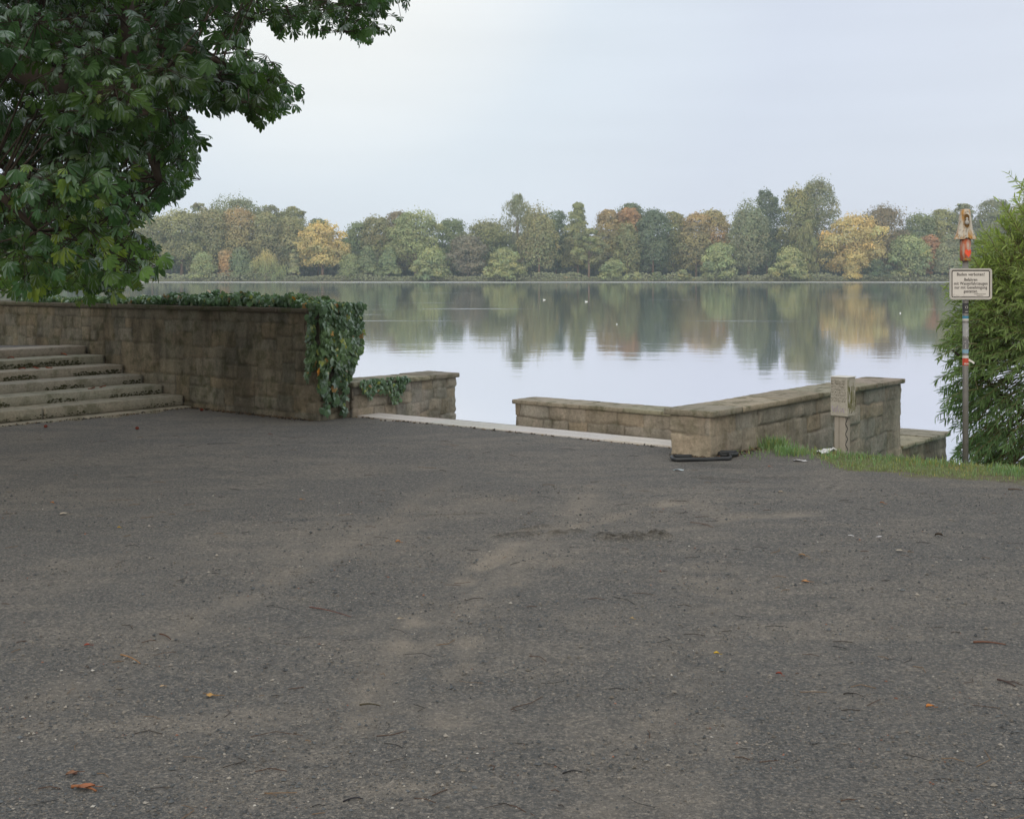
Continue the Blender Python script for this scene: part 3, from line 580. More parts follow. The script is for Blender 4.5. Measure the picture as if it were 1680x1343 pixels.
T = [  # name, label, cx, top, width, shape, colour, distance, kwargs
 ('tree', 'hazy olive tree on the far shore at the extreme left edge of the picture', 25, 372, 80, 'round', 'og', 530, {}),
 ('tree', 'far green tree half hidden behind the hanging chestnut leaves', 110, 365, 90, 'round', 'mg', 535, {}),
 ('tree', 'brownish far tree seen through gaps of the chestnut leaves', 190, 356, 80, 'round', 'bro', 530, {}),
 ('tree', 'olive far tree just right of the lowest chestnut leaves', 250, 352, 60, 'round', 'og', 528, {}),
 ('tree', 'broad olive tree standing lowest before the grey crowned wood at left', 298, 342, 84, 'round', 'og', 526, {'tipc': 'bro'}),
 ('tree', 'wide grey brown crown topping the whole left wood', 386, 318, 98, 'round', 'gy', 556, {'airy': .2}),
 ('tree', 'small wispy grey treetop left of the wide grey brown crown', 326, 325, 44, 'round', 'gy', 552, {'airy': .5}),
 ('tree', 'small grey olive treetop right of the wide grey brown crown', 443, 328, 44, 'round', 'gy', 553, {'airy': .3}),
 ('tree', 'spreading flat topped olive tree overhanging the right end of the left wood', 480, 331, 52, 'round', 'og', 545, {'airy': .3}),
 ('tree', 'tawny brown rounded tree second from the left in the left wood', 347, 340, 60, 'round', 'bro', 532, {}),
 ('tree', 'tawny olive tree in the middle of the left wood', 396, 336, 58, 'round', 'bro', 533, {'tipc': 'orr'}),
 ('tree', 'dull olive brown tree right of the middle of the left wood', 438, 343, 50, 'round', 'bro', 531, {}),
 ('tree', 'olive brown tree ending the left wood, dark hollow below it', 478, 352, 56, 'round', 'bro', 534, {}),
 ('tree', 'small dark green treetop behind the left side of the yellow tree', 522, 352, 40, 'round', 'dg', 545, {}),
 ('bush', 'soft rounded green willow bush below the tawny trees of the left wood', 333, 412, 48, 'bush', 'lg', 508, {}),
 ('bush', 'rust orange shrub between two green bushes at the left', 372, 408, 28, 'bush', 'orr', 512, {}),
 ('bush', 'deep green bush directly right of the rust orange shrub', 395, 406, 34, 'bush', 'mg', 509, {}),
 ('tree', 'weeping willow with yellow hanging top at the waterside', 436, 415, 60, 'weep', 'lg', 507, {'tipc': 'yl'}),
 ('tree', 'slim brownish young tree between the weeping willow and the yellow tree', 482, 406, 20, 'cone', 'bro', 508, {}),
 ('tree', 'large yellow autumn tree leaning over the water in the left half', 529, 362, 74, 'round', 'yl', 512, {'trunk': .16}),
 ('bush', 'rounded yellow green bush right of the large yellow tree', 572, 415, 40, 'bush', 'lg', 508, {}),
 ('tree', 'dense olive tree right behind the large yellow tree', 588, 360, 46, 'round', 'mg', 532, {}),
 ('tree', 'brown tipped olive tree left of the dark brown rounded crown', 618, 351, 52, 'round', 'og', 530, {'tipc': 'bro'}),
 ('tree', 'dark brown rounded crown rising behind the pale green tall tree', 655, 341, 50, 'round', 'br', 548, {}),
 ('tree', 'tall pale green tree with forked bare stems showing in its crown', 682, 343, 84, 'round', 'lg', 520, {'airy': .25, 'trunk': .14}),
 ('tree', 'narrow deep green tree low between bush and pale green tall tree', 603, 402, 40, 'cone', 'mg', 511, {}),
 ('tree', 'conical mid green small tree at the foot of the pale green tall tree', 638, 404, 40, 'cone', 'mg', 510, {}),
 ('bush', 'big domed olive willow bush below the pale green tall tree', 708, 406, 68, 'bush', 'lg', 507, {}),
 ('tree', 'dark olive pointed crown right of the pale green tall tree', 740, 355, 50, 'round', 'mg', 538, {}),
 ('tree', 'dull purple brown tree standing between domed bush and pale bush', 768, 383, 60, 'round', 'pu', 514, {'trunk': .03}),
 ('tree', 'dark olive broad tree left of the tall airy tree', 801, 358, 74, 'round', 'mg', 530, {'tipc': 'bro'}),
 ('tree', 'tallest airy tree with sky gaps left of the picture centre', 850, 313, 74, 'column', 'gy', 536, {'airy': .55}),
 ('bush', 'pale yellow green lumpy willow bush at the water before the tall airy tree', 828, 406, 72, 'bush', 'yg', 507, {}),
 ('tree', 'egg shaped brownish tree with short red brown trunk', 884, 348, 62, 'oval', 'bro', 512, {'trunk': .10}),
 ('tree', 'dark grey green crown peeping out behind the egg shaped tree', 912, 338, 46, 'round', 'dg', 540, {'airy': .2}),
 ('tree', 'pointed tall poplar like olive tree right of the egg shaped tree', 948, 325, 56, 'cone', 'og', 532, {'tipc': 'lg'}),
 ('tree', 'sparse tree with thin pale twin trunks at the waterside', 966, 372, 52, 'round', 'og', 509, {'airy': .5, 'trunk': .3}),
 ('tree', 'orange tinged tree left of the red crown', 998, 337, 46, 'round', 'bro', 534, {'tipc': 'orr'}),
 ('tree', 'dark round crown peeping out behind the red crown', 1034, 326, 50, 'round', 'dg', 548, {}),
 ('tree', 'tree with the reddest crown of the far shore', 1034, 333, 44, 'round', 'orr', 533, {'tipc': 'red'}),
 ('tree', 'olive tree standing low in front of the red crown', 1030, 370, 44, 'oval', 'og', 522, {}),
 ('tree', 'dark blue green dense tree right of the red crown', 1071, 338, 52, 'round', 'dg', 526, {}),
 ('tree', 'light tipped olive treetop between dark green tree and orange brown tree', 1104, 341, 44, 'round', 'og', 538, {}),
 ('tree', 'left one of the two orange brown trees right of the centre', 1142, 344, 50, 'round', 'bro', 529, {'tipc': 'orr'}),
 ('tree', 'right one of the two orange brown trees, lighter at the tip', 1172, 339, 54, 'round', 'orr', 532, {'tipc': 'bro'}),
 ('bush', 'rounded grey green bush right of the twin trunk tree', 1007, 424, 54, 'bush', 'lg', 507, {}),
 ('bush', 'tiny yellowish bush at the water below the red crown', 1045, 446, 18, 'bush', 'yg', 506, {}),
 ('bush', 'small green waterside bush right of the tiny yellowish bush', 1080, 446, 32, 'bush', 'mg', 506, {}),
 ('bush', 'small olive waterside bush left of the large pale willow bush', 1120, 442, 34, 'bush', 'og', 506, {}),
 ('bush', 'large pale green willow bush right of the centre', 1180, 397, 66, 'bush', 'lg', 508, {}),
 ('tree', 'grey green soft crowned tree before the tall dark spire', 1228, 342, 72, 'oval', 'gy', 516, {'trunk': .1}),
 ('tree', 'tall dark spire shaped tree left of the tallest olive group', 1258, 306, 50, 'oval', 'dg', 534, {'airy': .2}),
 ('tree', 'tall olive tree forming the left part of the highest group', 1306, 307, 60, 'oval', 'og', 530, {'airy': .15}),
 ('tree', 'highest grey olive tree of the far shore right half', 1341, 292, 74, 'oval', 'gy', 538, {'airy': .3}),
 ('tree', 'slender olive column tree at the foot of the highest group', 1324, 358, 38, 'column', 'og', 514, {}),
 ('bush', 'drooping yellow green willow bush below the highest group', 1296, 404, 66, 'bush', 'yg', 507, {}),
 ('tree', 'broad golden tree, brightest on the right half of the shore', 1402, 349, 100, 'round', 'yl', 513, {'trunk': .04}),
 ('bush', 'small bright orange gold bush at the foot of the golden tree', 1398, 423, 30, 'bush', 'gold', 506, {}),
 ('tree', 'dark brown green dome behind the golden tree', 1446, 335, 80, 'round', 'br', 536, {'trunk': .02}),
 ('bush', 'dark green bush right beside the foot of the golden tree', 1441, 424, 52, 'bush', 'dg', 509, {}),
 ('tree', 'layered mid green tree left of the brown red small tree', 1492, 384, 62, 'round', 'lg', 509, {'trunk': .02}),
 ('tree', 'small brown red tree between layered green tree and grey cone', 1526, 382, 32, 'round', 'red', 520, {}),
 ('tree', 'grey green cone shaped tree left of the sign pole', 1557, 381, 48, 'cone', 'gy', 509, {}),
 ('tree', 'olive far tree right of the dark dome', 1506, 347, 58, 'round', 'mg', 538, {}),
 ('tree', 'pale olive far treetop just left of the sign pole ornament', 1546, 337, 50, 'round', 'og', 540, {}),
 ('tree', 'airy grey treetop right behind the sign pole ornament', 1580, 326, 44, 'round', 'gy', 546, {'airy': .4}),
 ('tree', 'tall grey brown far tree between the ornament and the near willow', 1630, 319, 66, 'round', 'gy', 542, {'airy': .15}),
 ('tree', 'rightmost far tree, mostly hidden by the near willow', 1682, 330, 60, 'round', 'bro', 538, {}),
]
for a in T: far_tree(*a[:8], **a[8])
# the wood behind the first trees: nobody can count it
rng = np.random.RandomState(5); mb = MB(); n = 52000
x = rng.uniform(-330, 330, n); prof = 14 + 9 * fbm(np.stack([x * .04, 0 * x, 0 * x], 1), 4, 3); inview = np.abs(x) < 215
z = -.3 + rng.uniform(0, 1, n) ** 1.15 * np.where(inview, prof, prof + 12); y = 562 + rng.uniform(-8, 12, n) + 4 * np.sin(x * .2)
p = np.stack([x, y, z], 1); nn = np.array((0, -1, .5)) + rng.normal(size=(n, 3)) * .5; nn /= np.linalg.norm(nn, axis=1)[:, None]
a = np.cross(nn, rng.normal(size=(n, 3))); a /= np.linalg.norm(a, axis=1)[:, None]; b = np.cross(nn, a); s = rng.uniform(.5, 1.1, n)[:, None]
lf = rng.uniform(.7, 1.2, n)[:, None]; mb.add(np.stack([p - a * s, p - b * s, p + a * s, p + b * s], 1).reshape(-1, 3), np.arange(4 * n).reshape(-1, 4), np.repeat(np.array((.060, .075, .042)) * lf, 4, 0))
tag(mb.build('far_wood', M_farleaf), 'dense far off wood closing the view behind the shore trees', 'wood', kind='stuff')
mb = MB(); n = 14000; x = rng.uniform(-260, 260, n); hh = 1.2 + 4.2 * fbm(np.stack([x * .12, 0 * x, 0 * x], 1), 14, 3) ** 1.5
y = 504.2 + rng.uniform(0, 8, n); z = -.5 + rng.uniform(0, 1, n) * hh; p = np.stack([x, y, z], 1)
nn = np.array((0, -1, .7)) + rng.normal(size=(n, 3)) * .5; nn /= np.linalg.norm(nn, axis=1)[:, None]
a = np.cross(nn, rng.normal(size=(n, 3))); a /= np.linalg.norm(a, axis=1)[:, None]; b = np.cross(nn, a); s = rng.uniform(.2, .5, n)[:, None]
hu = fbm(np.stack([x * .07, 0 * x, 0 * x], 1), 24, 2)[:, None]; lf = rng.uniform(.7, 1.3, n)[:, None]
cc = (np.array((.13, .165, .065)) * (1 - hu) + np.array((.20, .19, .085)) * hu) * lf
mb.add(np.stack([p - a * s, p - b * s, p + a * s, p + b * s], 1).reshape(-1, 3), np.arange(4 * n).reshape(-1, 4), np.repeat(cc, 4, 0))
tag(mb.build('shore_reeds', M_farleaf), 'low reeds and brush along the far waterline', 'reeds', kind='stuff')
# far bench: seat and back on legs, on the bank
bx = at(930, 457.5, -.2); D = 508.0; X = (930 - CX) / F * D; z0 = gz(X, D); M_bench = simple('bench_timber', (.62, .42, .24), .7)
root = empty('bench', (X, D, z0), 'tiny pale orange bench on the far bank below dark trees', 'bench')
mb = MB(); mb.box((-1.6, -.3, .55), (1.6, .2, .66)); mb.build('seat', M_bench, root)
mb = MB(); mb.box((-1.6, .22, .72), (1.6, .3, 1.25)); mb.build('backrest', M_bench, root)
for sx in (-1.3, 1.3): mb = MB(); mb.box((sx - .08, -.25, -.1), (sx + .08, .2, .548)); mb.build('leg', M_farbark, root)
# buoys and water birds as tiny white specks
M_white = simple('white_float', (.8, .8, .78), .5)
for px, py, s, lab in ((1477, 514, .16, 'tiny white buoy floating left of the sign pole'), (962, 495, .2, 'white water bird floating right of the centre of the lake'), (893, 492, .18, 'white water bird floating farther left, near the reflected brown tree'), (1012, 532, .14, 'small pale buoy in the reflections, nearest to the red crown reflection')):
    p = at(px, py, WZ); r = empty('buoy' if 'buoy' in lab else 'water_bird', p, lab, 'buoy' if 'buoy' in lab else 'bird')
    sc_ = p[1] / 60 * .11 * s / .16; th = np.linspace(0, np.pi, 9); ph = np.linspace(0, 2 * np.pi, 13)[:-1]
    if 'buoy' in lab:
        V = np.array([[(math.sin(a) * math.cos(b) * .3, math.sin(a) * math.sin(b) * .3, -math.cos(a) * .3 + .1) for b in ph] for a in th]) * sc_
        mb = MB(); mb.grid(V, wrap=True); mb.tube(np.array([(0, 0, .35), (0, 0, .6)]) * sc_, .05 * sc_, 6); mb.build('float', M_white, r, True)
    else:
        V = np.array([[(-math.cos(a) * .5, math.sin(a) * math.cos(b) * .22, math.sin(a) * math.sin(b) * .18 + .08 + .1 * max(0, math.cos(a)) ** 2) for b in ph] for a in th]) * sc_
        mb = MB(); mb.grid(V, wrap=True); mb.tube(np.array([(-.36, 0, .12), (-.46, 0, .34), (-.44, 0, .52), (-.56, 0, .56)]) * sc_, np.array([.09, .06, .055, .03]) * sc_, 8); mb.build('body', M_white, r, True)

# ------------------------------------------------------------------ near chestnut tree on the left
def frames(fwd, up):
    fwd = fwd / np.linalg.norm(fwd, axis=1)[:, None]; sd_ = np.cross(fwd, up); sd_ /= np.linalg.norm(sd_, axis=1)[:, None] + 1e-9; return fwd, sd_, np.cross(sd_, fwd)
def chestnut_leaf(rng):
    """template palmate leaf, forward = +x, normal = +z, radius about 1"""
    V = []; Fq = []
    k = rng.choice([5, 6, 7]); angs = np.linspace(-1.25, 1.25, k) if k != 6 else np.linspace(-1.2, 1.1, 6)
    for i, a in enumerate(angs):
        L = (1 - .36 * (abs(a) / 1.25) ** 1.5) * rng.uniform(.88, 1.08); wd = L * rng.uniform(.15, .195); dr = rng.uniform(.3, .9); fold = rng.uniform(.03, .09); n0 = len(V)
        def pt(t, s): 
            x = t * L; z = -dr * (t ** 2) * L * .8 + abs(s) / .2 * fold * (1 if abs(s) > 0 else 0)
            return (x * math.cos(a) - s * math.sin(a), x * math.sin(a) + s * math.cos(a), z)
        V += [pt(0.03, 0), pt(.36, 0), pt(.7, 0), pt(1, 0), pt(.38, wd * .45), pt(.70, wd), pt(.88, wd * .78), pt(.38, -wd * .45), pt(.70, -wd), pt(.88, -wd * .78)]
        Fq += [(0, 1, 4), (1, 2, 5), (1, 5, 4), (2, 6, 5), (2, 3, 6), (0, 7, 1), (1, 8, 2), (1, 7, 8), (2, 8, 9), (2, 9, 3)]
        Fq[-10:] = [tuple(q + n0 for q in f) for f in Fq[-10:]]
    return np.array(V), np.array(Fq)
def scatter(mb, tmpl, P, fwd, up, size, cols):
    """instances of template meshes baked into one mesh; tmpl = list of (V,F)"""
    f, s, u = frames(fwd, up); idx = np.arange(len(P)) % len(tmpl)
    for t, (V, Fq) in enumerate(tmpl):
        m = idx == t
        if not m.any(): continue
        W = P[m][:, None] + size[m][:, None, None] * (V[None, :, 0:1] * f[m][:, None] + V[None, :, 1:2] * s[m][:, None] + V[None, :, 2:3] * u[m][:, None])
        n = m.sum(); FF = (Fq[None] + (np.arange(n) * len(V))[:, None, None]).reshape(-1, Fq.shape[1])
        mb.add(W.reshape(-1, 3), FF, np.repeat(cols[m], len(V), 0))
def proj(P): return CX + F * P[:, 0] / P[:, 1], HZ - F * (P[:, 2] - CAMZ) / P[:, 1]
# the region of sky the boughs cover, used only to choose which 3D sprays exist
OUT = [(-400, 490), (20, 488), (60, 478), (110, 470), (150, 486), (200, 470), (225, 452), (252, 440), (255, 400), (238, 372), (205, 358), (250, 350), (270, 326), (310, 315), (338, 290), (332, 225), (305, 165), (318, 140), (352, 192), (385, 170), (410, 196), (455, 190), (476, 160), (480, 122), (450, 88), (408, 60), (414, 34), (450, 40), (505, 68), (560, 58), (612, 60), (655, 40), (678, 18), (690, -60), (560, -420), (-400, -900), (-900, -300)]
def inside(P, grow=2):
    px, py = proj(P); q = [fbm(np.stack([px / 38 + 50 * k, py / 38, 0 * px], 1), 41 + k, 3) - .5 for k in (0, 1)]
    return inpoly(px + q[0] * 70 - grow, py + q[1] * 60 - grow, OUT)
rng = np.random.RandomState(21); TR = np.array((-9.2, 12.4, 0.6))
root = empty('chestnut_tree', TR, 'big dark horse chestnut tree overhanging from the left edge, boughs drooping to the wall', 'tree')
N = 60000; Cc = np.stack([rng.uniform(-13, 1.0, N), rng.uniform(7.0, 17.0, N), rng.uniform(1.3, 9.0, N)], 1)
e = ((Cc[:, 0] + 7.6) / 6.9) ** 2 + ((Cc[:, 1] - 12.2) / 5.0) ** 2 + ((Cc[:, 2] - 4.3) / 4.4) ** 2
px, py = proj(Cc); ok = (e < 1.05) & (e > .12) & inpoly(px, py, OUT)
ok &= ~((Cc[:, 1] > 13.4) & (Cc[:, 2] < 1.75) & (px > 0) & (py > 470))
infr = (px > -80) & (py > -80); dens = vnoise(Cc * 1.3, 4)
ok &= np.where(infr, dens > .46, (dens > .45) & (rng.uniform(size=N) < .45)); Cc = Cc[ok]
px, py = proj(Cc); infr = (px > -60) & (py > -60)
Cc = np.concatenate([Cc[infr][:590], Cc[~infr][:480]])
mbL = MB(); mbB = MB(); mbW = MB()
# limbs
def limb(mb, pts, rad, n=10): 
    P = np.array(pts, float); t = np.linspace(0, 1, len(P)); tt = np.linspace(0, 1, (len(P) - 1) * 5 + 1)
    Q = np.stack([np.interp(tt, t, P[:, i]) for i in range(3)], 1); Q[1:-1] = (Q[:-2] + 2 * Q[1:-1] + Q[2:]) / 4
    rr = np.interp(tt, t, rad); Q[1:-1] += (np.stack([vnoise(Q * 1.6 + 9 * i, i) for i in range(3)], 1) - .5)[1:-1] * rr[1:-1, None] * 1.1
    mb.tube(Q, rr, n); return Q
limb(mbB, [TR + (0, 0, -.8), TR + (0, 0, .8), TR + (.1, 0, 2.2), TR + (0, .1, 3.8), TR + (.1, 0, 6.5)], [.42, .34, .31, .27, .12], 14)
limbs = [[TR + (.1, 0, 2.0), atd(-40, 60, 11.8), atd(60, 128, 11.3), atd(150, 160, 11.0), atd(228, 165, 10.8), atd(250, 235, 10.7), atd(262, 300, 10.6)],
         [atd(222, 165, 10.8), atd(214, 90, 10.9), atd(205, 0, 11.0), atd(210, -150, 11.2)],
         [atd(214, 110, 10.85), atd(165, 95, 11.6), atd(110, 80, 12.3), atd(60, 60, 13)],
         [TR + (0, 0, 1.6), atd(-60, 190, 12.6), atd(20, 280, 12.8), atd(100, 350, 13), atd(160, 420, 13.1)],
         [TR + (.1, 0, 3.0), atd(100, -120, 10.5), atd(300, -110, 10.0), atd(450, -70, 9.6), atd(590, -30, 9.3)],
         [atd(222, 60, 10.8), atd(300, 80, 10.6), atd(380, 110, 10.4), atd(440, 150, 10.3)],
         [TR + (0, 0, 2.3), atd(-100, 200, 9.6), atd(-20, 300, 9.4), atd(60, 380, 9.6)]]
rads = [[.17, .15, .13, .125, .10, .06, .025], [.085, .075, .06, .05], [.05, .045, .035, .02], [.13, .10, .06, .035, .015], [.12, .08, .06, .04, .015], [.05, .035, .022, .01], [.1, .07, .04, .015]]
LP = []
for P, r in zip(limbs, rads): LP.append(limb(mbB, P, r))
LP = np.concatenate(LP)
tm = [chestnut_leaf(rng) for _ in range(14)]
PP = []; FF = []; CO = []; SZ = []
for c in Cc:
    j = np.argmin(((LP - c) ** 2).sum(1)); b0 = LP[j]; dist = np.linalg.norm(c - b0)
    mid = (b0 + c) / 2 + np.array((0, 0, .14 * dist)) + rng.normal(size=3) * .08 * dist
    mx_, my_ = proj(np.array([mid, (b0 + mid) / 2, (mid + c) / 2]))
    if not (inpoly(mx_ , my_ + 22, OUT) & inpoly(mx_ + 22, my_, OUT)).all(): b0 = c + np.array((-.02, 0, .10)); mid = (b0 + c) / 2
    if inside(np.array([c, b0, mid]), -6).all(): mbW.tube([b0, mid, (mid + 3 * c) / 4, c], [min(.007 + .003 * dist, .014), .007, .005, .002], 5, cap=False)
    k = rng.randint(17, 28); hue = rng.uniform(); d = rng.normal(size=(k, 3)); d /= np.linalg.norm(d, axis=1)[:, None]; d[:, 2] = d[:, 2] * .6 - .15
    r0 = rng.uniform(.12, .34, k)[:, None]; P = c + d * r0; PP.append(P)
    outw = (c - np.array((-7.5, 12.4, c[2]))) ; outw = outw / (np.linalg.norm(outw) + 1e-6)
    FF.append(d * .55 + outw * .25 + np.array((0, 0, -.72)) + rng.normal(size=(k, 3)) * .38)
    base = np.array((1, 1, 1.0)) * rng.uniform(.75, 1.2, k)[:, None] * (rng.uniform(1.1, 2.1) if c[2] < 2.7 else rng.uniform(.55, 1.4))
    yel = rng.uniform(size=k) < (.20 if c[2] < 2.5 and c[0] > -5.5 else .012); base[yel] = base[yel] * np.array((1.9, 1.45, .9))
    lite = np.array((1.25, 1.2, .85)) if hue > .7 else np.array((.9, 1, 1.1)) if hue < .3 else np.array((1, 1, 1)); CO.append(base * lite)
    SZ.append(rng.uniform(.055, .122, k) * (1.12 if c[1] < 10 else .9))
    qi = inside(P)
    for q in range(k):
        if qi[q]: mbW.tube([c + d[q] * .02, P[q]], [.003, .0025], 3, cap=False)
PP = np.concatenate(PP); FF = np.concatenate(FF); CO = np.concatenate(CO); SZ = np.concatenate(SZ)
m = inside(PP); PP, FF, CO, SZ = PP[m], FF[m], CO[m], SZ[m]
up = np.array((0, -.25, .9)) + rng.normal(size=PP.shape) * .55
scatter(mbL, tm, PP, FF, up, SZ, CO)
keep(mbL.build('crown', M_chest, None, False), root); keep(mbB.build('trunk', M_bark, None, True, False), root); keep(mbW.build('twigs', M_bark, None, True, False), root)

# ------------------------------------------------------------------ ivy
def ivy_leaf(lob):
    a = np.array([0, 28, 50, 80, 108, 150, 180, 210, 252, 280, 310, 332]) * np.pi / 180
    r = np.array([1.0, .52, .80, .48, .62, .50, .22, .50, .62, .48, .80, .52]) if lob else np.array([1.0, .66, .74, .62, .62, .50, .25, .50, .62, .62, .74, .66])
    V = [(0, 0, .10)] + [(r[i] * math.cos(a[i]) + .0, r[i] * math.sin(a[i]), -.10 * r[i] ** 2) for i in range(12)]
    return np.array(V), np.array([(0, 1 + i, 1 + (i + 1) % 12) for i in range(12)])
tmi = [ivy_leaf(True), ivy_leaf(False)]
def ivy(name, label, P, N, size, rng, vines, tint=1.0):
    root = empty(name, P.mean(0) * np.array((1, 1, 0)), label, 'ivy'); n = len(P)
    fwd = np.array((0, 0, -1.0)) + rng.normal(size=(n, 3)) * .35; up = N + rng.normal(size=(n, 3)) * .38
    c = np.ones((n, 3)) * rng.uniform(.7, 1.35, n)[:, None] * tint; y = rng.uniform(size=n) < .05; c[y] = c[y] * np.array((2.4, 1.7, .9)); br = rng.uniform(size=n) < .02; c[br] = c[br] * np.array((3, 1.1, .8))
    pat = vnoise(P * 4, 9) > .6; c[pat] *= np.array((1.25, 1.2, 1.0))
    mb = MB(); scatter(mb, tmi, P, fwd, up, size, c); keep(mb.build('leaves', M_ivy, None, False), root)
    mb = MB()
    for v in vines: mb.tube(v, .005, 5)
    keep(mb.build('stems', M_bark, None, True, False), root); return root
rng = np.random.RandomState(8)
n = 9000; u = rng.uniform(10.98, 18.3, n); v = rng.uniform(10.16, 10.68, n)
hh = .01 + .12 * sstep(u, 10.95, 11.4) * (1 - .65 * sstep(u, 13.6, 15.0)) * (.1 + 1.8 * fbm(np.stack([u * 2.6, v * 2.6, 0 * u], 1), 2, 3) ** 1.4)
keepm = fbm(np.stack([u * 2.2, v * 3, 0 * u], 1), 6, 2) > .34 + .12 * sstep(u, 13.5, 15) - .1 + .22 * (v < 10.24); keepm &= rng.uniform(size=n) < .6; u, v, hh = u[keepm], v[keepm], hh[keepm]; n = len(u)
P = uv2w(u, v, 1.33 + rng.uniform(0, 1, n) ** .6 * hh)
vin = [np.stack([uv2w(a, 10.3 + .2 * random.random(), 1.335) for a in np.arange(s, s + 1.6, .2)]) for s in np.arange(11.2, 16.6, .55)]
ivy('ivy', 'green ivy creeping along the top of the tall left wall', P, np.tile((0, -.45, .9), (n, 1)), rng.uniform(.030, .070, n), rng, vin, 1.15)
# drape over the wall end
n = 4600; t = rng.uniform(0, 1, n); face = rng.uniform(size=n) < .78; z = np.empty(n)
un = np.where(face, 10.80, rng.uniform(10.84, 11.16, n)); vn = np.where(face, rng.uniform(10.10, 10.74, n), 10.115)
z = rng.uniform(0.12, 1.36, n); a_ = np.where(face, vn - 10.1, -(un - 10.84))
low = .36 + .85 * (fbm(np.stack([a_ * 9, 0 * a_, 0 * a_], 1), 13, 2) - .38) + np.where(face, .12 * sstep(vn, 10.3, 10.5), .2) + np.where(~face & (un > 11.05), .5, 0)
low = np.where(face & (vn < 10.25), low - .12, low)
m = z > low; m &= ~((~face) & (un > 10.85 + .10 * np.sqrt(np.clip((1.36 - z) * 3, 0, 1)) ))
un, vn, z, face = un[m], vn[m], z[m], face[m]; n = len(z)
bul = (.01 + .10 * fbm(np.stack([a_[m] * 6, z * 4, 0 * z], 1), 3, 3)) * (.6 + .6 * sstep(z, .2, .9))
vn = vn + (z - .7) * .03 + .04 * (vnoise(np.stack([z * 6, 0 * z, 0 * z], 1), 5) - .5)
P = uv2w(np.where(face, un - bul * rng.uniform(.2, 1.4, n), un), np.where(face, vn, vn - bul * rng.uniform(.2, 1.4, n)), z)
Nn = np.where(face[:, None], -UU * .9 + ZZ * .35, -VV * .9 + ZZ * .35)
vin = [np.array([uv2w(10.80, v0 + .05 * math.sin(q * 3 + v0 * 9), 1.33 - q) for q in np.arange(0, 1.0, .1)]) for v0 in (10.2, 10.35, 10.5, 10.62)]
vin.append(np.array([uv2w(11.02 + .03 * math.sin(q * 9), 10.11, 1.28 - q) for q in np.arange(0, .9, .1)])); vin.append(np.array([uv2w(10.80, 10.5 + .02 * math.sin(q * 19), .5 - q) for q in np.arange(0, .45, .05)]))
for v0, zl in ((10.50, .06), (10.22, .10), (10.36, .17)):
    k = 34; zz_ = np.linspace(zl, .5, k); P = np.vstack([P, uv2w(10.80 - rng.uniform(0, .03, k), v0 + rng.normal(0, .022, k), zz_)]); Nn = np.vstack([Nn, np.tile(-UU, (k, 1))])
ivy('ivy', 'thick curtain of ivy hanging over the end of the tall wall', P, Nn, rng.uniform(.030, .088, len(P)), rng, vin, .95)
# on the low wall
k = 900; vn = rng.uniform(10.75, 11.60, k); z = rng.uniform(-.02, .44, k)
m = (z > .40 - .28 * np.exp(-((vn - 11.36) / .13) ** 2) - .12 * np.exp(-((vn - 10.95) / .18) ** 2) - .05 - .1 * (vnoise(np.stack([vn * 12, 0 * vn, 0 * vn], 1), 3) - .5)); vn, z = vn[m], z[m]; k = len(z)
P = uv2w(10.785 - rng.uniform(0, .05, k), vn, z)
ivy('ivy', 'small tuft of ivy spilling over the low wall next to the ivy curtain', P, np.tile(-UU + ZZ * .4, (k, 1)), rng.uniform(.022, .045, k), rng, [np.array([uv2w(10.77, q, .40 - .02 * math.sin(q * 9)) for q in np.arange(10.8, 11.5, .1)])], 1.1)

# ------------------------------------------------------------------ willow at the right edge
rng = np.random.RandomState(33)
WB = np.array((6.12, 13.0, -.75)); root = empty('willow_bush', WB, 'leafy green willow bush with narrow leaves at the right edge beside the sign', 'shrub')
mbB = MB(); mbT = MB(); mbL = MB(); PP = []; FF = []; NN = []; SZ = []; CO = []
L_ = np.array([(0, 0, 0), (.3, .07, .02), (.7, .062, 0), (1, 0, -.06), (.7, -.062, 0), (.3, -.07, .02)]); tl = [(L_, np.array([(0, 1, 5), (1, 2, 4), (1, 4, 5), (2, 3, 4)])), (L_ * np.array((1, 1, -2)), np.array([(0, 1, 5), (1, 2, 4), (1, 4, 5), (2, 3, 4)]))]
stems = []
for i in range(26):
    a = rng.uniform(0, 2 * np.pi); R1 = rng.uniform(.25, 1.45); H = rng.uniform(1.4, 2.8) * (1 - .10 * R1)
    e = WB + np.array((math.cos(a) * R1 - .12, math.sin(a) * R1 * .9, H)); P = [WB + np.array((math.cos(a), math.sin(a), 0)) * .12, WB * .55 + e * .45 + np.array((0, 0, .15)), e]
    stems.append(limb(mbB, P, [.045, .028, .012], 7))
S = np.concatenate([s[3:] for s in stems])
shoots = []
for i in range(3300):
    th = rng.uniform(0, 2 * np.pi); ph = rng.uniform(-.62, 1.0); rr = rng.uniform(.55, 1.0) ** .5
    c = WB + np.array((0, 0, 1.55)) + np.array((1.38 * math.cos(th) * math.sqrt(max(0, 1 - ph * abs(ph) * .8)), 1.3 * math.sin(th) * math.sqrt(max(0, 1 - ph * abs(ph) * .8)), 1.55 * ph if ph > 0 else 3.2 * ph)) * rr
    if c[2] < .5: c = c + np.array((.22, 0, 0)) * (.5 - c[2])
    if c[2] < -.62: continue
    b0 = S[np.argmin(((S - c) ** 2).sum(1))]; o = c - (WB + np.array((0, 0, 1.3))); o /= np.linalg.norm(o) + 1e-6
    L = rng.uniform(.25, .55); up_ = .32 * max(0, (c[2] - .9))
    tip = c + o * L * .7 + np.array((0, 0, L * (up_ - .35))); shoots.append((b0, c, tip))
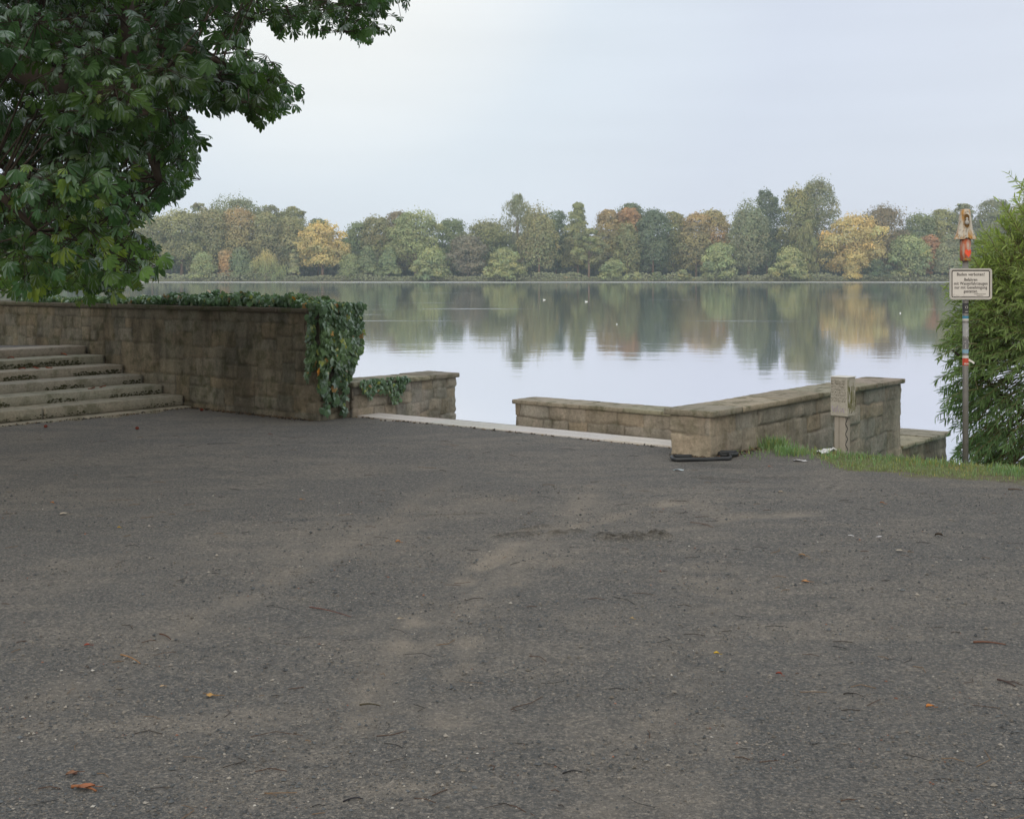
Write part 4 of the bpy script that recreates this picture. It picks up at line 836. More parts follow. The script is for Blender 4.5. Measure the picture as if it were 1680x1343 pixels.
for px, py, d, L in ((1655, 285, 12.4, .75), (1638, 330, 12.6, .5), (1552, 545, 12.3, .4), (1545, 585, 12.2, .4), (1548, 660, 12.5, .3), (1550, 470, 12.6, .35), (1590, 420, 12.5, .3), (1610, 375, 12.6, .4), (1672, 300, 12.6, .6), (1560, 620, 12.4, .4)):
    tip = atd(px, py, d); c = tip + np.array((.28, .1, -.35)) * L * 1.6 if py < 450 else tip + np.array((.38, .1, .12)); shoots.append((S[np.argmin(((S - c) ** 2).sum(1))], c, tip))
for b0, c, tip in shoots:
    t = np.linspace(0, 1, 9)[:, None]; ctl = c + (tip - c) * .5 + np.array((0, 0, .07)); Q = c * (1 - t) ** 2 + 2 * ctl * t * (1 - t) + tip * t * t
    mbT.tube(np.vstack([(b0 + c) / 2 + np.array((0, 0, .04)), Q]) if np.linalg.norm(b0 - c) < .9 else Q, np.linspace(.006, .0015, 10 if np.linalg.norm(b0 - c) < .9 else 9), 4, cap=False)
    L = np.linalg.norm(tip - c); k = int(L / .0135) + 6; s = rng.uniform(0, 1, k); idx = s * 8; i0 = np.minimum(idx.astype(int), 7); f = (idx - i0)[:, None]
    P = Q[i0] * (1 - f) + Q[i0 + 1] * f; T_ = Q[i0 + 1] - Q[i0]; T_ /= np.linalg.norm(T_, axis=1)[:, None]
    sd_ = rng.normal(size=(k, 3)); sd_ -= (sd_ * T_).sum(1)[:, None] * T_; sd_ /= np.linalg.norm(sd_, axis=1)[:, None]
    PP.append(P); FF.append(T_ * .75 + sd_ * .75 + np.array((0, 0, -.28))); NN.append(np.array((0, -.2, 1.0)) + rng.normal(size=(k, 3)) * .5); SZ.append(rng.uniform(.06, .115, k))
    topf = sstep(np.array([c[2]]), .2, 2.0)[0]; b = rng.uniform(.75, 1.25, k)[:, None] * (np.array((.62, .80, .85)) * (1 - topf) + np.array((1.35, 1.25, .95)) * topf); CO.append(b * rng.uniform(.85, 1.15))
PP = np.concatenate(PP); FF = np.concatenate(FF); NN = np.concatenate(NN); SZ = np.concatenate(SZ); CO = np.concatenate(CO)
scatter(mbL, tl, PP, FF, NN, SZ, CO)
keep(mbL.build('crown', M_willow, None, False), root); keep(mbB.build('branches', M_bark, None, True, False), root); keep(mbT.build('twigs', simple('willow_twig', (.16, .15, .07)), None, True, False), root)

# ------------------------------------------------------------------ grass verge
rng = np.random.RandomState(12)
def blades(mb, P, h, lean=.5, wd=.0028, tint=None):
    n = len(P); a = rng.uniform(0, 2 * np.pi, n); dx = np.stack([np.cos(a), np.sin(a), 0 * a], 1); sdv = np.stack([-np.sin(a), np.cos(a), 0 * a], 1)
    le = rng.uniform(.1, 1, n)[:, None] * lean; h = h[:, None]
    mid = P + dx * le * h * .35 + ZZ * h * .6; tip = P + dx * le * h * 1.0 + ZZ * h * (1 - .35 * le); w_ = wd
    V = np.stack([P - sdv * w_, P + sdv * w_, mid + sdv * w_ * .8, mid - sdv * w_ * .8, tip], 1)
    c = np.ones((n, 3)) * rng.uniform(.7, 1.3, n)[:, None]
    dry = (rng.uniform(size=n) < .06 + .25 * (vnoise(P * 3, 2) > .66)); c[dry] *= np.array((1.7, 1.15, .9))
    if tint is not None: c = c * tint
    k = np.arange(n)[:, None] * 5; c5 = np.repeat(c, 5, 0); V = V.reshape(-1, 3)
    mb.add(V, k + np.array([0, 1, 2, 3]), c5); mb.L.append((k + np.array([3, 2, 4]) + mb.n - len(V)).ravel()); mb.T.append(np.full(n, 3)); mb.M.append(np.zeros(n, int))
def onground(u, v): P = uv2w(u, v, 0); P[:, 2] = ground_z(P[:, 0], P[:, 1]) - .004; return P
n = 95000; u = rng.uniform(-1.2, 5.76, n); v = rng.uniform(10.3, 12.7, n)
p0 = uv2w(u, v, 0); wb = fbm(p0 * 2.2, 61, 4) - .5; e = v - grass_edge(u, wb)
m = (e > -.03) & (rng.uniform(size=n) < sstep(e + (vnoise(p0 * 7, 13) - .5) * .25, -.08, .22)) & (rng.uniform(size=n) < np.where(v > 11.5, .35, 1)) & (vnoise(p0 * 5, 3) > .18 + .30 * sstep(u, 4.6, 5.4))
u, v = u[m], v[m]; P = onground(u, v); h = rng.uniform(.012, .036, len(P)) * (.55 + .9 * fbm(P * 2.5, 6, 3)) * (1 + .5 * (v > 11.2))
mb = MB(); blades(mb, P, h)
for uc, vc, k, hh, sp in ((5.30, 11.0, 170, .13, .08), (5.60, 11.35, 330, .17, .07), (5.5, 11.5, 260, .06, .25), (5.3, 12.0, 900, .10, .35), (4.0, 11.3, 300, .09, .2), (3.35, 11.15, 300, .10, .12), (2.3, 11.35, 300, .08, .15), (4.7, 11.5, 800, .09, .4), (1.2, 11.3, 600, .09, .5), (5.6, 10.75, 70, .05, .15)):
    uu = np.minimum(uc + rng.normal(0, sp, k), 5.74); vv_ = vc + rng.normal(0, sp, k); blades(mb, onground(uu, vv_), rng.uniform(.5, 1.1, k) * hh, .7, .0035, np.array((.75, 1.0, .9)))
n = 9000; u = rng.uniform(9.0, 10.85, n); v = rng.uniform(12.25, 12.85, n); m = (rng.uniform(size=n) < sstep(v, 12.2, 12.5)) & ~((u < 9.45) & (v < 12.45)); P = onground(u[m], v[m]); blades(mb, P, rng.uniform(.03, .07, len(P)))
P = onground(rng.uniform(9.4, 9.52, 160), rng.uniform(11.97, 12.2, 160)); blades(mb, P, rng.uniform(.03, .09, 160))
tag(mb.build('grass', M_grass), 'short green grass verge between gravel and lake bank', 'grass', kind='stuff')

# loose stones lying on the gravel (countless)
n = 60000; d = 3.55 + 6.5 * rng.uniform(0, 1, n) ** 2.0; X = (rng.uniform(-120, 1800, n) - CX) / F * d
sz = (.0022 + .0016 * rng.exponential(1, n)).clip(0, .013) * (1 + .06 * (d - 4))
pk = fbm(np.stack([X, d * 1.9, 0 * X], 1) * 1.3, 71, 4); m = (rng.uniform(size=n) < sstep(pk, .36, .62) * .9 + .12)
X, d, sz = X[m], d[m], sz[m]; n = len(X); Z = ground_z(X, d)
oc = np.array([(1, 0, 0), (0, 1, 0), (-1, 0, 0), (0, -1, 0), (0, 0, .8), (0, 0, -.6)], float)
Vt = oc[None] * (sz[:, None, None] * rng.uniform(.6, 1.35, (n, 6, 1))) ; a = rng.uniform(0, 6.28, n); ca, sa = np.cos(a)[:, None], np.sin(a)[:, None]
W = np.stack([Vt[..., 0] * ca - Vt[..., 1] * sa * .8, Vt[..., 0] * sa + Vt[..., 1] * ca * .8, Vt[..., 2] * .8 + sz[:, None] * .25], -1); W += np.stack([X, d, Z], 1)[:, None]
ty = rng.uniform(size=n); cc = np.where((ty < .55)[:, None], (.075, .083, .088), np.where((ty < .85)[:, None], (.14, .128, .11), np.where((ty < .975)[:, None], (.22, .205, .18), np.where((ty < .985)[:, None], (.2, .10, .07), (.36, .35, .32))))) * rng.uniform(.6, 1.4, n)[:, None]
fo = np.array([(0, 1, 4), (1, 2, 4), (2, 3, 4), (3, 0, 4), (1, 0, 5), (2, 1, 5), (3, 2, 5), (0, 3, 5)])
mb = MB(); mb.add(W.reshape(-1, 3), (fo[None] + (np.arange(n) * 6)[:, None, None]).reshape(-1, 3), np.repeat(cc, 6, 0))
tag(mb.build('loose_gravel', M_pebble), 'loose small stones scattered over the gravel square', 'gravel', kind='stuff')
# fine plant debris: hair-thin twigs and stalk bits (countless)
mb = MB(); n = 340; d = 3.8 + 9.5 * rng.uniform(0, 1, n) ** 1.3; px = rng.uniform(0, 1680, n); 
for i in range(n):
    x = (px[i] - CX) / F * d[i]; u_, v_ = UU[0] * x + UU[1] * d[i], VV[0] * x + VV[1] * d[i]
    if v_ > 10.0 or u_ > 13.1: continue
    z = gz(x, d[i]) + .003; L = rng.uniform(.02, .11) * (1 if rng.uniform() < .8 else 1.8); a = rng.normal(0, .7); b = rng.normal(0, .3)
    P = [(x, d[i], z), (x + L * .5 * math.cos(a), d[i] + L * .5 * math.sin(a), z + .003), (x + L * math.cos(a + b), d[i] + L * math.sin(a + b), z)]
    c = [(.05, .04, .032), (.10, .06, .04), (.22, .15, .09), (.035, .035, .033)][rng.randint(4)]; mb.tube(P, rng.uniform(.0008, .0018), 4, c)
def foot(u0, u1, v0, v1, n, sp):
    for q in range(n):
        t = rng.uniform(); k = abs(rng.normal(0, sp)); u_ = u0 + (u1 - u0) * t - (k if u0 == u1 else 0); v_ = v0 + (v1 - v0) * t - (k if v0 == v1 else 0); p = uv2w(u_, v_); L = rng.uniform(.008, .035); a = rng.uniform(0, 6.28); z = gz(p[0], p[1]) + .004
        c = [(.05, .045, .035), (.09, .065, .04), (.16, .10, .06), (.035, .035, .03), (.22, .17, .10)][rng.randint(5)]; mb.tube([(p[0], p[1], z), (p[0] + L * math.cos(a), p[1] + L * math.sin(a), z + rng.uniform(0, .012))], rng.uniform(.002, .007), 4, c)
foot(10.9, 13.2, 10.15, 10.15, 420, .05); foot(5.75, 5.75, 10.4, 11.2, 160, .05); foot(6.2, 10.8, 10.73, 10.73, 120, .03); foot(13.2, 13.2, 7.4, 10.1, 120, .04); foot(5.8, 6.2, 10.33, 10.33, 60, .03)
tag(mb.build('plant_debris', M_litter), 'thin bits of twigs and stalks strewn over the gravel', 'debris', kind='stuff')

# single fallen leaves, twigs, chestnut husks
def fallen_leaf(px, py, size, colr, label, curl=.35, ang=0.0, kind='leaf'):
    c = at(px, py); c[2] = gz(c[0], c[1]) + .004; rg = np.random.RandomState(int(px * 3 + py)); root = empty('fallen_leaf', c, label, 'leaf', 'fallen leaves on the gravel')
    t = np.linspace(0, 1, 8); s = np.linspace(-1, 1, 5); wd = np.sin(np.pi * t ** .8) * .36 + .01; L = size * .62
    V = np.array([[((a - .5) * L, b * wd[i] * L, L * (curl * (b ** 2) * .30 + curl * .25 * math.sin(a * 3.1) + .02 * rg.uniform())) for b in s] for i, a in enumerate(t)])
    ca, sa = math.cos(ang), math.sin(ang); V = V + (fbm(V * 60 + px, 3, 2) - .5)[..., None] * L * .22; V[..., 2] += .003; V[..., 0], V[..., 1] = V[..., 0] * ca - V[..., 1] * sa, V[..., 0] * sa + V[..., 1] * ca
    mb = MB(); col = np.ones(V.shape) * np.array(colr) * rg.uniform(.8, 1.15, V.shape[:2])[..., None]; mb.grid(V, col); mb.build('blade', M_litter, root, True)
    mb = MB(); e = V[-1, 2]; mb.tube([e, e + np.array((ca, sa, 0)) * L * .3 + np.array((0, 0, -.001)), e + np.array((ca, sa, .0)) * L * .5], .0012, 4, tuple(q * .7 for q in colr)); mb.build('stalk', M_litter, root)
OR, YE, RD, BN, CR = (.50, .20, .05), (.62, .42, .05), (.30, .06, .035), (.24, .13, .07), (.50, .44, .33)
for a in ((653, 893, .055, OR, 'orange fallen leaf on the gravel left of the scuffed soil'), (1175, 1072, .042, YE, 'bright yellow fallen leaf alone in the lower right gravel'), (1447, 826, .06, OR, 'small rust orange leaf on gravel below the grass verge'), (1316, 912, .07, (.50, .32, .16), 'pale orange curled leaf on the right side gravel'),
          (1322, 953, .075, (.42, .22, .09), 'brown orange leaf just below the pale orange curled leaf'), (1475, 906, .07, CR, 'cream grey curled leaf on gravel at the far right'), (1281, 810, .065, CR, 'pale leaf near the grass corner right of the hose'), (1540, 880, .08, (.10, .08, .06), 'dark brown shrivelled leaf at the far right'),
          (143, 1062, .05, RD, 'dark red leaf on the left gravel'), (1526, 1160, .055, OR, 'thin orange brown leaf at the lower right'), (105, 846, .10, CR, 'cream curled leaf at the left below the stairs'), (85, 826, .05, OR, 'small rusty leaf left above the cream curled leaf'),
          (141, 1293, .085, (.34, .14, .07), 'red brown curled leaf at the bottom left'), (345, 1142, .06, (.50, .30, .10), 'ochre narrow leaf in the lower left'), (266, 1126, .03, (.48, .35, .2), 'tiny tan leaf left of the ochre narrow leaf'), (195, 867, .035, YE, 'tiny yellow leaf on the left gravel below the stairs'),
          (1278, 1107, .045, RD, 'reddish torn leaf right of the bright yellow leaf'), (1037, 1016, .035, (.5, .36, .16), 'small tan leaf right of the middle gravel'), (655, 1016, .035, (.55, .45, .3), 'small pale leaf in the middle of the gravel'), (442, 713, .06, RD, 'dark red leaf on gravel before the tall wall'),
          (1262, 766, .05, (.42, .18, .10), 'reddish leaf by the grass corner'), (494, 820, .05, (.45, .22, .06), 'faint orange leaf in the upper left gravel'), (118, 1272, .06, (.22, .12, .07), 'dark brown leaf scrap above the red brown curled leaf')):
    fallen_leaf(*a, ang=random.Random(a[0]).uniform(-.6, .6), curl=random.Random(a[1]).uniform(.2, .9))
# leaves on the steps
for k, (px, py) in enumerate(((18, 588), (105, 582), (60, 604), (105, 605), (150, 637), (168, 635), (38, 606))):
    st_i = (5, 5, 4, 4, 2, 2, 4)[k]; zt = .153 + .113 * (st_i - 1) + .006 if st_i else .03; p = at(px, py, zt)
    uu, vv_ = UU[0] * p[0] + UU[1] * p[1], VV[0] * p[0] + VV[1] * p[1]; nu = 13.38 + .435 * (st_i - 1); uu = min(max(uu, nu + .2), nu + .40); q = uv2w(uu, min(vv_, 10.0), zt)
    lab = ['rust red leaf on the top step tread, leftmost', 'orange red leaf heap on a step under the top step, near the wall', 'orange leaf on the third step from the top, left one', 'brown leaf on the third step from the top, right one', 'small orange leaf low on the steps close to the wall', 'small dark red leaf low on the steps, next to the orange one', 'tiny rust leaf between the two leaves of the third step'][k]
    root = empty('fallen_leaf', q, lab, 'leaf', 'fallen leaves on the steps'); mb = MB(); s = np.linspace(-1, 1, 5); t = np.linspace(0, 1, 7); L = .09
    mb.grid(np.array([[((a - .5) * L, b * math.sin(math.pi * a) * L * .35, .012 * b * b + .012 * math.sin(a * 3.1 + k)) for b in s] for a in t]), (.42, .13, .06) if k % 2 else (.34, .09, .05)); mb.build('blade', M_litter, root, True)
def twig(px, py, px2, py2, r, colr, label, bend=.02, fork=False):
    a, b = at(px, py), at(px2, py2); a[2] = gz(a[0], a[1]) + r; b[2] = gz(b[0], b[1]) + r; root = empty('twig', a, label, 'twig', 'twigs on the gravel'); m_ = (a + b) / 2 + np.array((0, bend, .006)); mb = MB()
    t = np.linspace(0, 1, 9)[:, None]; Q = a * (1 - t) ** 2 + 2 * m_ * t * (1 - t) + b * t * t - a; mb.tube(Q, np.linspace(r, r * .5, 9), 7, colr)
    mb.build('stick', M_litter, root, True)
    if fork: mb = MB(); mb.tube([Q[4], Q[4] + np.array((.03, -.02, .004)), Q[4] + np.array((.055, -.05, -.002))], [r * .6, r * .5, r * .3], 6, colr); mb.build('side_shoot', M_litter, root, True)
for a in ((1597, 1054, 1650, 1058, .005, (.17, .085, .055), 'thick red brown stick at the right edge of the gravel'), (1636, 1114, 1666, 1125, .004, (.09, .06, .05), 'dark forked stick below the thick red brown stick', .02, True), (1384, 1139, 1400, 1139, .003, (.04, .035, .03), 'short black forked stick in the lower right', .01, True),
          (198, 1074, 230, 1087, .0035, (.34, .19, .08), 'ochre stick with dark end in the lower left'), (262, 1040, 280, 1048, .004, (.10, .05, .03), 'short dark brown stick above the ochre stick'), (508, 994, 576, 1010, .0028, (.16, .07, .05), 'long reddish twig left of the middle'),
          (117, 1291, 158, 1297, .006, (.30, .13, .06), 'bark strip lying at the bottom left corner'), (1654, 803, 1678, 804, .006, (.10, .07, .05), 'brown stick on gravel at the right edge below the grass'), (923, 1265, 955, 1262, .003, (.035, .035, .035), 'black straight stick at the bottom centre'), (590, 1157, 624, 1158, .004, (.07, .06, .035), 'dark mossy stick in the lower middle'),
          (1132, 858, 1170, 866, .0025, (.14, .08, .05), 'reddish curved twig right of the scuffed soil', .06, True), (340, 728, 395, 727, .002, (.03, .03, .03), 'fine black twig before the tall wall'), (1640, 790, 1672, 791, .002, (.10, .07, .05), 'thin brown twig just above the brown stick at the right edge'), (563, 1312, 596, 1307, .003, (.03, .03, .035), 'black thin stick at the lower edge left of the centre')):
    twig(*a)
for px, py, lab in ((75, 702, 'dark red chestnut on the gravel at the foot of the stairs, left'), (225, 703, 'dark red chestnut on the gravel at the foot of the stairs, middle'), (331, 674, 'dark red chestnut beside the end of the stair kerb')):
    p = at(px, py); p[2] = gz(p[0], p[1]) + .016; root = empty('chestnut', p, lab, 'chestnut', 'fallen chestnuts'); th = np.linspace(0, np.pi, 9); ph = np.linspace(0, 2 * np.pi, 13)[:-1]
    mb = MB(); mb.grid(np.array([[(math.sin(a) * math.cos(b) * .022, math.sin(a) * math.sin(b) * .019, -math.cos(a) * .017 * (1 + .1 * math.sin(b * 2))) for b in ph] for a in th]), (.16, .035, .022), wrap=True); mb.build('nut', M_litter, root, True)
# litter: crumpled paper / plastic
def scrap(px, py, size, label, col_=(.62, .62, .6), z=None, flat=.4):
    p = at(px, py); p[2] = (gz(p[0], p[1]) if z is None else z) + size * .12; rg = np.random.RandomState(px); root = empty('litter_scrap', p, label, 'litter')
    g = np.linspace(-.5, .5, 9); V = np.array([[(a * size * 1.3, b * size * .8, 0) for a in g] for b in g]); n_ = fbm(V * (2.2 / size) + px, 5, 3) - .45; V[..., 2] = n_ * size * flat; V[..., 0] += (fbm(V * 50, 8, 2) - .5) * size * .4
    mb = MB(); mb.grid(V, col_); mb.build('sheet', M_litter, root, False)
scrap(1113, 772, .065, 'pale crumpled paper scrap on gravel below the black hose', (.46, .53, .54)); scrap(1312, 756, .09, 'white crumpled paper at the grass corner'); scrap(1356, 745, .12, 'white plastic scrap in the grass beside the box post', (.66, .68, .66), .02, .9)
scrap(1443, 880, .03, 'tiny white paper scrap at the right, left one of two'); scrap(1397, 878, .028, 'tiny white shard left of the tiny white paper scrap')

# black rubber hose loops at the pillar foot
c0 = at(1165, 754); root = empty('rubber_hose', c0, 'black rubber hose loops lying at the foot of the pillar corner', 'hose')
H = [at(*q) for q in ((1134, 750.5), (1118, 751), (1104, 751.5), (1102, 754), (1106, 757.5), (1130, 757.5), (1160, 756), (1185, 755), (1198, 754.5), (1197, 750.5), (1182, 749.5), (1178, 747.5), (1190, 748), (1208, 746.5), (1209, 748.5), (1196, 752))]
H = np.array(H); H[:, 2] = [gz(a, b) + .014 + dz for (a, b), dz in zip(H[:, :2], [0, .002, .006, .012, .004, .008, 0, .004, 0, .010, .004, .02, .022, .014, .004, .022])]; H -= c0
t = np.arange(len(H)); tt = np.linspace(0, len(H) - 1, 90); Q = np.stack([np.interp(tt, t, H[:, i]) for i in range(3)], 1)
for _ in range(3): Q[1:-1] = (Q[:-2] + Q[1:-1] * 2 + Q[2:]) / 4
mb = MB(); mb.tube(Q, .019, 10); mb.build('hose', M_rubber, root, True, False)

# ------------------------------------------------------------------ wooden box on a post
p = at(1383, 744, -.03); root = empty('box_post', p, 'weathered wooden box full of scribbled letters on a short plank post', 'post'); p_yaw = R(-44); root.rotation_euler = (0, 0, p_yaw)
s_ = p[1] / F; BW, BD, BH = .160, .145, 63 * s_; zb = (742 - 683) * s_ + .02
mb = MB(); mb.box((-BW / 2 - .01, -BD / 2 - .01, zb), (BW / 2 + .01, BD / 2 + .01, zb + BH), bev=.006); box = mb.build('box', M_wood, root)
mb = MB(); mb.box((-BW / 2 - .016, -BD / 2 - .016, zb + BH + .001), (BW / 2 + .016, BD / 2 + .016, zb + BH + .010), bev=.003); mb.build('lid', simple('bleached_top', (.55, .54, .50)), root)
M_carve = simple('carved_marks', (.10, .09, .065), .9); M_purple = simple('violet_marker', (.30, .25, .42), .7); M_alg = simple('green_algae', (.13, .135, .05), 1, .1, 0, 30, .6)
mb = MB(); rg = random.Random(3); yf = -BD / 2 - .0115
for r in range(8):
    z = zb + BH * (.93 - r * .073); x = -BW / 2 + .002
    while x < BW / 2 - .01:
        cw_ = rg.uniform(.009, .014); ch_ = BH * .046
        for q in range(rg.randint(2, 4)):
            a = (x + rg.choice([0, cw_ * .8]), z - rg.choice([0, ch_, ch_ / 2])); b = (x + rg.choice([0, cw_ * .8]), z - rg.choice([0, ch_, ch_ / 2]))
            if a == b: b = (a[0] + cw_ * .5, a[1])
            mb.tube([(a[0], yf, a[1]), (b[0], yf, b[1])], .0012, 4)
        x += cw_ + rg.uniform(.002, .005)
mb.build('lettering', M_carve, box)
mb = MB(); pts = [(-.07, .115), (-.055, .05), (-.04, .10), (-.03, .045), (-.012, .12), (0, .05), (.012, .118), (.03, .05), (.045, .095), (.06, .045)]
mb.tube([(x, yf, zb + z * .85) for x, z in pts], .0028, 5); mb.build('graffiti', M_purple, box)
mb = MB(); rg = random.Random(9)
for q in range(46):
    y = rg.uniform(-BD / 2, BD / 2); z = zb + rg.uniform(.03, BH * .75); L = rg.uniform(.03, .12); mb.tube([(BW / 2 + .0105, y, z), (BW / 2 + .0105, y + rg.uniform(-.004, .004), min(z + L, zb + BH - .01))], rg.uniform(.001, .0035), 5)
mb.build('algae_stain', M_alg, box)
mb = MB(); mb.tube([(BW / 2 + .009, -.005, zb + .035), (BW / 2 + .0125, -.005, zb + .035)], .006, 8); mb.build('hole', M_ink, box)
mb = MB(); mb.box((-.062, -.055, -.45), (.052, -.002, zb - .001), bev=.003); mb.box((-.012, -.0575, -.45), (-.009, -.0552, zb - .002), mi=1); mb.box((-.055, .0, -.45), (.048, .05, zb - .002), bev=.003); pst = mb.build('post', [simple('grey_post', (.34, .315, .28), .85, .2, 0, 12, .3, .2), M_carve], root)
mb = MB(); z = zb - .02; k = 0
while z > .03: mb.tube([(.0545, -.052 if k % 2 else -.008, z), (.0545, -.010 if k % 2 else -.046, z - .045)], .0035, 5); mb.tube([(.0545, -.010 if k % 2 else -.046, z - .045), (.0545, -.028, z - .03)], .003, 5); z -= .05; k += 1
mb.build('graffiti', M_ink, pst)

# ------------------------------------------------------------------ sign on its pole
p = at(1584, 758, -.01); sc = p[1] / F; root = empty('sign_pole', p, 'white German no bathing sign on a thin stickered steel pole', 'sign')
def zp(py): return (758 - py) * sc
mb = MB(); mb.tube([(0, 0, -.4), (0, 0, zp(600)), (0, 0, zp(500)), (0, 0, zp(426))], .0265, 20); pole = mb.build('pole', M_steel, root, True, False)
def rrect(w_, h_, r, n=6):
    P = []
    for cx_, cz_, a0 in ((w_ / 2 - r, h_ / 2 - r, 0), (-w_ / 2 + r, h_ / 2 - r, 90), (-w_ / 2 + r, -h_ / 2 + r, 180), (w_ / 2 - r, -h_ / 2 + r, 270)):
        for k in range(n + 1): a = R(a0 + 90 * k / n); P.append((cx_ + r * math.cos(a), cz_ + r * math.sin(a)))
    return np.array(P)
SW, SH = 69 * sc, 51 * sc; zc = zp(465.8); ox = 6 * sc; yb = -.030
def plate(w_, h_, r, y0, y1, mat, name, parent):
    P = rrect(w_, h_, r); n = len(P); mb = MB()
    f = np.stack([P[:, 0] + ox, np.full(n, y0), P[:, 1] + zc], 1); b = f.copy(); b[:, 1] = y1; mb.poly(f[::1]); mb.poly(b[::-1]); V = np.vstack([f, b]); mb.add(V, [(i, n + i, n + (i + 1) % n, (i + 1) % n) for i in range(n)]); return mb.build(name, mat, parent, False, False)
def ring(w_, h_, r, th, y0, y1, mat, name, parent):
    A = rrect(w_, h_, r); B = rrect(w_ - 2 * th, h_ - 2 * th, max(r - th, .003)); n = len(A); q = lambda P, y: np.stack([P[:, 0] + ox, np.full(n, y), P[:, 1] + zc], 1)
    V = np.vstack([q(A, y0), q(B, y0), q(A, y1), q(B, y1)]); i = np.arange(n); j = (i + 1) % n; mb = MB()
    mb.add(V, np.concatenate([np.stack([i, j, n + j, n + i], 1), np.stack([n + i, n + j, 3 * n + j, 3 * n + i], 1), np.stack([2 * n + i, 2 * n + j, j, i], 1)])); return mb.build(name, mat, parent, False, False)
M_signw = simple('sign_white', (.60, .575, .54), .45, .4, 0, 7, .12); M_alu = simple('sign_rim', (.50, .485, .45), .4, .5, .3, 15, .3)
panel = plate(SW * .99, SH * .99, .026, yb - .010, yb, M_signw, 'sign_panel', root)
ring(SW, SH, .028, .013, yb - .0165, yb - .0005, M_alu, 'rim', panel)
ring(SW - .036, SH - .036, .016, .0075, yb - .0118, yb - .0102, M_ink, 'border', panel)
def text(s, size, x, z, y, mat, name, parent, align='CENTER', wscale=1.0, off=.0):
    cu = bpy.data.curves.new(name, 'FONT'); cu.body = s; cu.size = size; cu.align_x = align; cu.extrude = .0006; cu.offset = off; cu.space_character = 1.08
    to = bpy.data.objects.new('tmp', cu); C.collection.objects.link(to); dg = bpy.context.evaluated_depsgraph_get(); dg.update()
    me = bpy.data.meshes.new_from_object(to.evaluated_get(dg)); bpy.data.objects.remove(to)
    V = np.empty(len(me.vertices) * 3, np.float32); me.vertices.foreach_get('co', V); V = V.reshape(-1, 3); W = np.stack([V[:, 0] * wscale + x, y - V[:, 2], V[:, 1] + z], 1)
    me.vertices.foreach_set('co', W.ravel()); me.materials.clear(); me.materials.append(mat); o = bpy.data.objects.new(name, me); C.collection.objects.link(o); o.parent = parent; return o
M_txt = simple('sign_text', (.06, .055, .055), .6); yt = yb - .0108; ls = 7.0 * sc
for i, (s, py) in enumerate((('Baden verboten!', 452.3), ('Befahren', 460.9), ('mit Wasserfahrzeugen', 467.2), ('nur mit Genehmigung', 473.6), ('gestattet.', 479.9))):
    text(s, ls, ox, zp(py), yt, M_txt, 'lettering', panel, 'CENTER', .80 if i else .90, .0006)
text('Landeshauptstadt', ls * .36, ox + 15 * sc, zp(482.9), yt, M_txt, 'lettering', panel); text('Hannover', ls * .36, ox + 15 * sc, zp(485.6), yt, M_txt, 'lettering', panel)
mb = MB(); q = [(-27, 3), (-28, 0), (-27, -3), (-24, -3), (-24, 0), (-26, 0), (-22, 0), (-22, -2.5), (-20, -3), (-20, 0), (-18, -1), (-18, -3), (-16, -1), (-14, -3), (-12, -2.6), (-12, 1), (-10, -2.5), (-8, -1.8), (-2, -2), (8, -2.2)]
mb.tube([(ox + a * sc, yt - .0005, zp(484.2) + b * sc * .8) for a, b in q], .0011, 4); mb.build('scribble', simple('grey_marker', (.25, .25, .25)), panel, False, False)
# stickers wrapped round the pole
def sticker(p0, p1, colr, name='sticker', arc=(150, 390), lab=None, words=None, r=.0275):
    a = np.radians(np.linspace(*arc, 20)); mb = MB(); m = simple(name, colr, .6, .3, 0, 30, .35)
    V = np.array([[(r * math.cos(t), r * math.sin(t), zp(z)) for t in a] for z in (p1, p0)]); mb.grid(V); o = mb.build('sticker', m, pole, False, False)
    if lab: o['label'] = lab
    return o
sticker(497, 514, (.05, .05, .055), 'st_black', lab='black sticker with a white mark'); sticker(518, 522, (.05, .22, .34), 'st_blue', lab='blue sticker'); sticker(522.5, 526, (.5, .5, .48), 'st_white1'); sticker(530, 552, (.33, .34, .35), 'st_torn1', arc=(190, 350), lab='torn pale grey paper remains'); sticker(555, 570, (.16, .16, .17), 'st_torn2', arc=(215, 340)); sticker(573, 579, (.22, .38, .50), 'st_lblue', lab='light blue sticker'); sticker(583, 587, (.6, .57, .55), 'st_w2'); sticker(587.5, 599, (.50, .07, .04), 'st_red', lab='red sticker with white letters')
text('MUC', .020, 0, zp(597.5), -.0285, M_signw, 'lettering', pole, off=.0008)
mb = MB(); t = np.linspace(0, 2 * np.pi, 17); mb.tube([(.011 * math.cos(a), -.0285, zp(504) + .011 * math.sin(a)) for a in t], .0018, 4); mb.tube([(-.012, -.0285, zp(511)), (.012, -.0285, zp(511))], .0022, 4); mb.build('mark', M_signw, pole, False, False)
mb = MB(); mb.grid(np.array([[(.024, -.012, zp(588)), (.024, -.012, zp(592))], [(.05, -.02, zp(590.5)), (.048, -.02, zp(594))], [(.075, -.024, zp(594)), (.070, -.024, zp(597))]])); o = mb.build('paper_strip', M_plastic, pole, True, False); o['label'] = 'loose white paper strip sticking out'
rg = random.Random(2); mb = MB()
for q in range(26): a = R(rg.uniform(200, 340)); z = zp(rg.uniform(528, 572)); mb.tube([(.0282 * math.cos(a), .0282 * math.sin(a), z), (.0282 * math.cos(a + .15), .0282 * math.sin(a + .15), z + rg.uniform(-.02, .02))], .0018, 4)
mb.build('scratches', simple('scratch_white', (.55, .55, .53)), pole, False, False)

